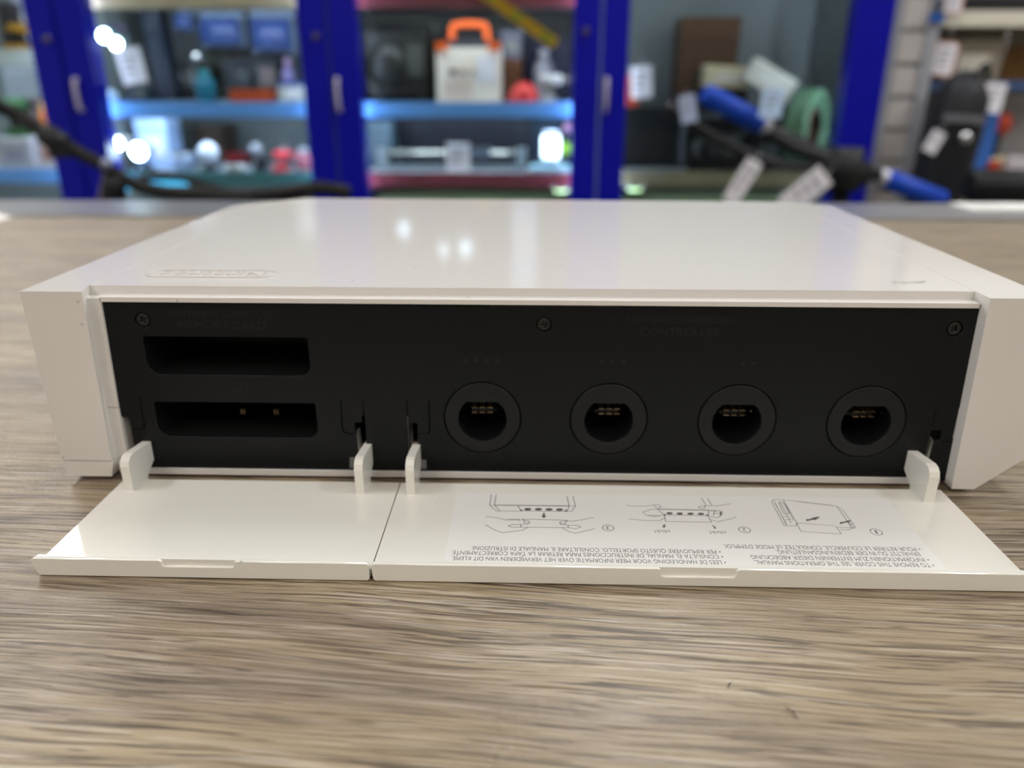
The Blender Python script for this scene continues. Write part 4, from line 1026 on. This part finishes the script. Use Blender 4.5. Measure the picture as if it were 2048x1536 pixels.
part_box(t, 'strap', (-w_*.5, w_*.3, -.062, -.056, zt-.105, zt-.09), pm((105, 105, 110), .4), .002)
bm = bmesh.new(); lathe(bm, [(.0125, 0), (.0125, -.006), (.009, -.01), (.003, -.011)], (w_*.02, -.056, zt-.135), 20, 'y'); link('metal_clasp', bm, CHROME, t, True)
bm = bmesh.new(); tube(bm, curve_pts([(w_*.05, -.03, zt-.01), (w_*.25, -.02, zt+.012), (w_*.4, -.01, zt-.02)], 5), .007, 8); link('carry_handle', bm, BLK, t)
ptag(1854, 1882, 262, 306, 1.59, 'small white tag tilted on the black carry bag', rot=24, string=250)
# white pole right of the bag
x0, x1 = sx(1934, 1960, 260, 1.70)
t = empty('floor_pole', ((x0+x1)/2, 1.70, FLOOR), 'slim off-white pole standing right of the black bag', 'pole')
zt = at(1950, 190, 1.70).z-FLOOR
bm = bmesh.new(); lathe(bm, [(.012, .01), (.010, zt*.8), (.014, zt*.82), (.016, zt*.92), (.009, zt)], seg=18); link('shaft', bm, pm((188, 184, 174), .4), t, True)
bm = bmesh.new(); lathe(bm, [(.05, 0), (.05, .008), (.014, .014)], seg=24); link('base', bm, BLK, t, True)
# bottle-shaped blue clip on the rack edge
p = at(1866, 34, 1.765)
t = empty('rail_clip', p, 'small blue plastic clip on the top end of the slatted panel', 'clip'); t.location.y = 1.745
bm = bmesh.new(); box(bm, -.016, .016, -.004, .004, -.012, .006); bevel(bm, .003, 2); link('body', bm, pm((40, 88, 160)), t)
bm = bmesh.new(); lathe(bm, [(.007, .0), (.006, .03)], (0, 0, .006), 12); link('stem', bm, pm((30, 50, 70)), t)

# ---------------- kick scooter with blue grips
YS = 1.38
g = [at(1408, 186, YS-.02), at(1524, 250, YS), at(1768, 356, YS+.03), at(1886, 402, YS+.04)]
cen = at(1690, 328, YS+.02); base = Vector((cen.x+.02, cen.y, FLOOR))
t = empty('kick_scooter', base, 'black kick scooter with bright blue grips standing right of the console', 'scooter')
V = lambda v: v-base
GRIP = pm((14, 62, 168), .45)
bm = bmesh.new(); tube(bm, [V(g[1])*.98+V(g[0])*.02, V(cen), V(g[2])], .0115, 12); link('handlebar', bm, BLK, t)
for a_, b_ in ((g[0], g[1]), (g[2], g[3])):
    bm = bmesh.new(); tube(bm, [V(a_), V(a_)*.97+V(b_)*.03, V(a_)*.03+V(b_)*.97, V(b_)], [.0145, .019, .019, .0155], 16); h = link('grip', bm, GRIP, t)
    bm = bmesh.new(); d = (V(b_)-V(a_)).normalized(); e = V(a_) if a_ is g[0] else V(b_); e = V(b_) if a_ is g[0] else V(a_)
    tube(bm, [e-d*.012, e+d*.012], .0165, 14); link('end_collar', bm, pm((190, 190, 195), .3, .5), h)
bm = bmesh.new(); c_ = V(cen); tube(bm, [c_+Vector((0, 0, .03)), c_+Vector((0, 0, -.05))], .032, 16); tube(bm, [c_+Vector((-.05, 0, .0)), c_+Vector((.045, 0, -.02))], .024, 14); link('stem_clamp', bm, BLK, t, True)
bm = bmesh.new(); tube(bm, [c_+Vector((0, 0, -.05)), Vector((0.01, .0, .16))], .017, 14); link('stem', bm, pm((24, 26, 30), .3), t)
bm = bmesh.new(); box(bm, -.055, .055, -.56, -.06, .075, .09); bevel(bm, .005, 2); link('deck', bm, BLK, t)
bm = bmesh.new(); tube(bm, [(.01, .0, .17), (0, -.07, .09)], .02, 12); link('neck', bm, BLK, t)
for yy in (.02, -.62):
    bm = bmesh.new(); lathe(bm, [(.03, -.012), (.06, -.014), (.07, 0), (.06, .014), (.03, .012)], (0, yy, .07), 24, 'x'); link('wheel', bm, pm((40, 40, 42), .6), t, True)
    bm = bmesh.new()
    for s in (-1, 1): tube(bm, [(s*.02, yy, .07), (s*.02, yy+(.07 if yy < -.3 else -.02), .09 if yy < -.3 else .17)], .006, 8)
    link('fork', bm, BLK, t)
# cable and brake fittings behind the bar
bm = bmesh.new(); tube(bm, curve_pts([V(at(1330, 210, YS)), V(at(1440, 280, YS)), V(at(1560, 330, YS)), c_], 5), .011, 10); link('brake_lever', bm, pm((38, 38, 40), .35), t)
bm = bmesh.new(); tube(bm, curve_pts([c_, V(at(1600, 300, YS)), V(at(1530, 260, YS)), V(g[1])], 5), .012, 10); link('brake_cable', bm, BLK, t)
ptag(1521, 1566, 178, 236, 1.33, 'pale blue-white card clipped to the left blue grip', rot=3, m=mat('pale_blue_card', srgb(190, 218, 250), .4), string=168)
ptag(1360, 1392, 190, 246, 1.34, 'small crumpled pale tag hanging left of the blue grip', rot=-12, m=mat('pale_card', srgb(170, 185, 215), .4), string=180)
ptag(1468, 1502, 316, 410, 1.30, 'long white tag hanging on a slant over the counter edge, left of two', rot=28, string=300)
ptag(1586, 1634, 332, 432, 1.28, 'wide white tag hanging on a slant over the counter edge, right of two', rot=48, string=318)
# fitness bar / padded tube at the right edge
a_, b_ = at(1934, 372, 1.45), at(2075, 376, 1.45)
t = empty('exercise_bench', ((a_.x+b_.x)/2+.1, 1.45, FLOOR), 'black padded roller on a stand at the right edge behind the counter', 'bench')
o_ = t.location
bm = bmesh.new(); tube(bm, [a_-o_, a_-o_+Vector((.01, 0, 0)), b_-o_+Vector((.18, 0, 0)), b_-o_+Vector((.19, 0, 0))], [.026, .034, .034, .026], 20); link('roller', bm, pm((20, 22, 24), .5), t)
for s in (-.12, .14):
    bm = bmesh.new(); tube(bm, [(s, 0, .02), (s, 0, a_.z-o_.z-.03)], .014, 12); tube(bm, [(s, -.12, .015), (s, .12, .015)], .014, 12); link('leg', bm, pm((150, 150, 148), .3, .5), t)

# ---------------- bicycle whose handlebar crosses on the left
YY = 1.02
base = Vector((at(240, 360, YY).x, YY, FLOOR))
t = empty('bicycle', base, 'dark bicycle parked behind the counter, handlebar crossing the leftmost post', 'bicycle')
V = lambda px, py, Y=YY: at(px, py, Y)-base
DK = pm((22, 21, 21), .5)
bm = bmesh.new(); tube(bm, curve_pts([V(-70, 188, YY-.05), V(20, 222), V(70, 252), V(130, 290), V(205, 330), V(262, 366), V(330, 384), V(400, 386), V(470, 392), V(560, 386), V(640, 376), V(700, 386)], 5), .0105, 12); link('handlebar', bm, DK, t)
bm = bmesh.new(); tube(bm, curve_pts([V(262, 366, YY+.03), V(330, 350, YY+.04), V(420, 372, YY+.04), V(520, 398, YY+.03), V(620, 400, YY+.02)], 5), .006, 8); link('brake_cable', bm, BLK, t)
bm = bmesh.new(); p_ = V(430, 396); box(bm, p_.x-.05, p_.x+.06, -.02, .03, p_.z-.03, p_.z+.006); bevel(bm, .008, 2); link('front_bag', bm, BLK, t)
bm = bmesh.new(); tube(bm, [V(84, 264), V(88, 266), V(128, 291), V(132, 294)], [.012, .017, .017, .012], 14); link('grip', bm, BLK, t)
bm = bmesh.new(); p_ = V(128, 306); box(bm, p_.x-.014, p_.x+.016, -.016, .016, p_.z-.006, p_.z+.012); bevel(bm, .004, 2); link('gear_shifter', bm, BLK, t)
bm = bmesh.new(); tube(bm, curve_pts([V(215, 325), V(212, 350), V(205, 385), V(196, 425)], 4), .0055, 8); link('brake_lever', bm, pm((120, 105, 110), .3, .4), t)
bm = bmesh.new(); tube(bm, [V(232, 350), V(228, 372), V(226, 440)], [.016, .018, .018], 14); link('stem', bm, BLK, t)
bm = bmesh.new(); lathe(bm, [(.009, 0), (.009, -.01), (.006, -.014)], tuple(V(218, 328, YY-.012)), 16, 'y'); link('bell', bm, pm((130, 135, 160), .2, .6), t, True)
st = V(226, 440); RW = .33
bm = bmesh.new(); tube(bm, [st, (st.x-.02, 0, st.z-.1)], .016, 12); tube(bm, [(st.x-.02, 0, st.z-.1), (.10, 0, .30)], .016, 12); tube(bm, [(st.x-.02, 0, st.z-.08), (.40, 0, .62)], .014, 12); tube(bm, [(.10, 0, .30), (.42, 0, .66)], .014, 12); tube(bm, [(.10, 0, .30), (.72, 0, RW)], .009, 10); tube(bm, [(.4, 0, .62), (.72, 0, RW)], .008, 10); link('frame', bm, pm((50, 46, 44), .3), t)
bm = bmesh.new(); tube(bm, [(st.x-.02, 0, st.z-.1), (-.36, 0, RW)], .012, 10); link('fork', bm, pm((50, 46, 44), .3), t)
bm = bmesh.new(); box(bm, .34, .52, -.05, .05, .655, .675); bevel(bm, .008, 2); link('saddle', bm, BLK, t)
for cx_ in (-.36, .72):
    bm = bmesh.new(); tube(bm, [(cx_+RW*.97*math.cos(2*math.pi*i/48), 0, RW+RW*.94*math.sin(2*math.pi*i/48)) for i in range(49)], .019, 8)
    wl = link('wheel', bm, pm((22, 22, 22), .7), t)
    bm = bmesh.new()
    for i in range(14): tube(bm, [(cx_, 0, RW), (cx_+RW*.93*math.cos(2*math.pi*i/14), 0, RW+RW*.93*math.sin(2*math.pi*i/14))], .0015, 5)
    link('spokes', bm, CHROME, wl)
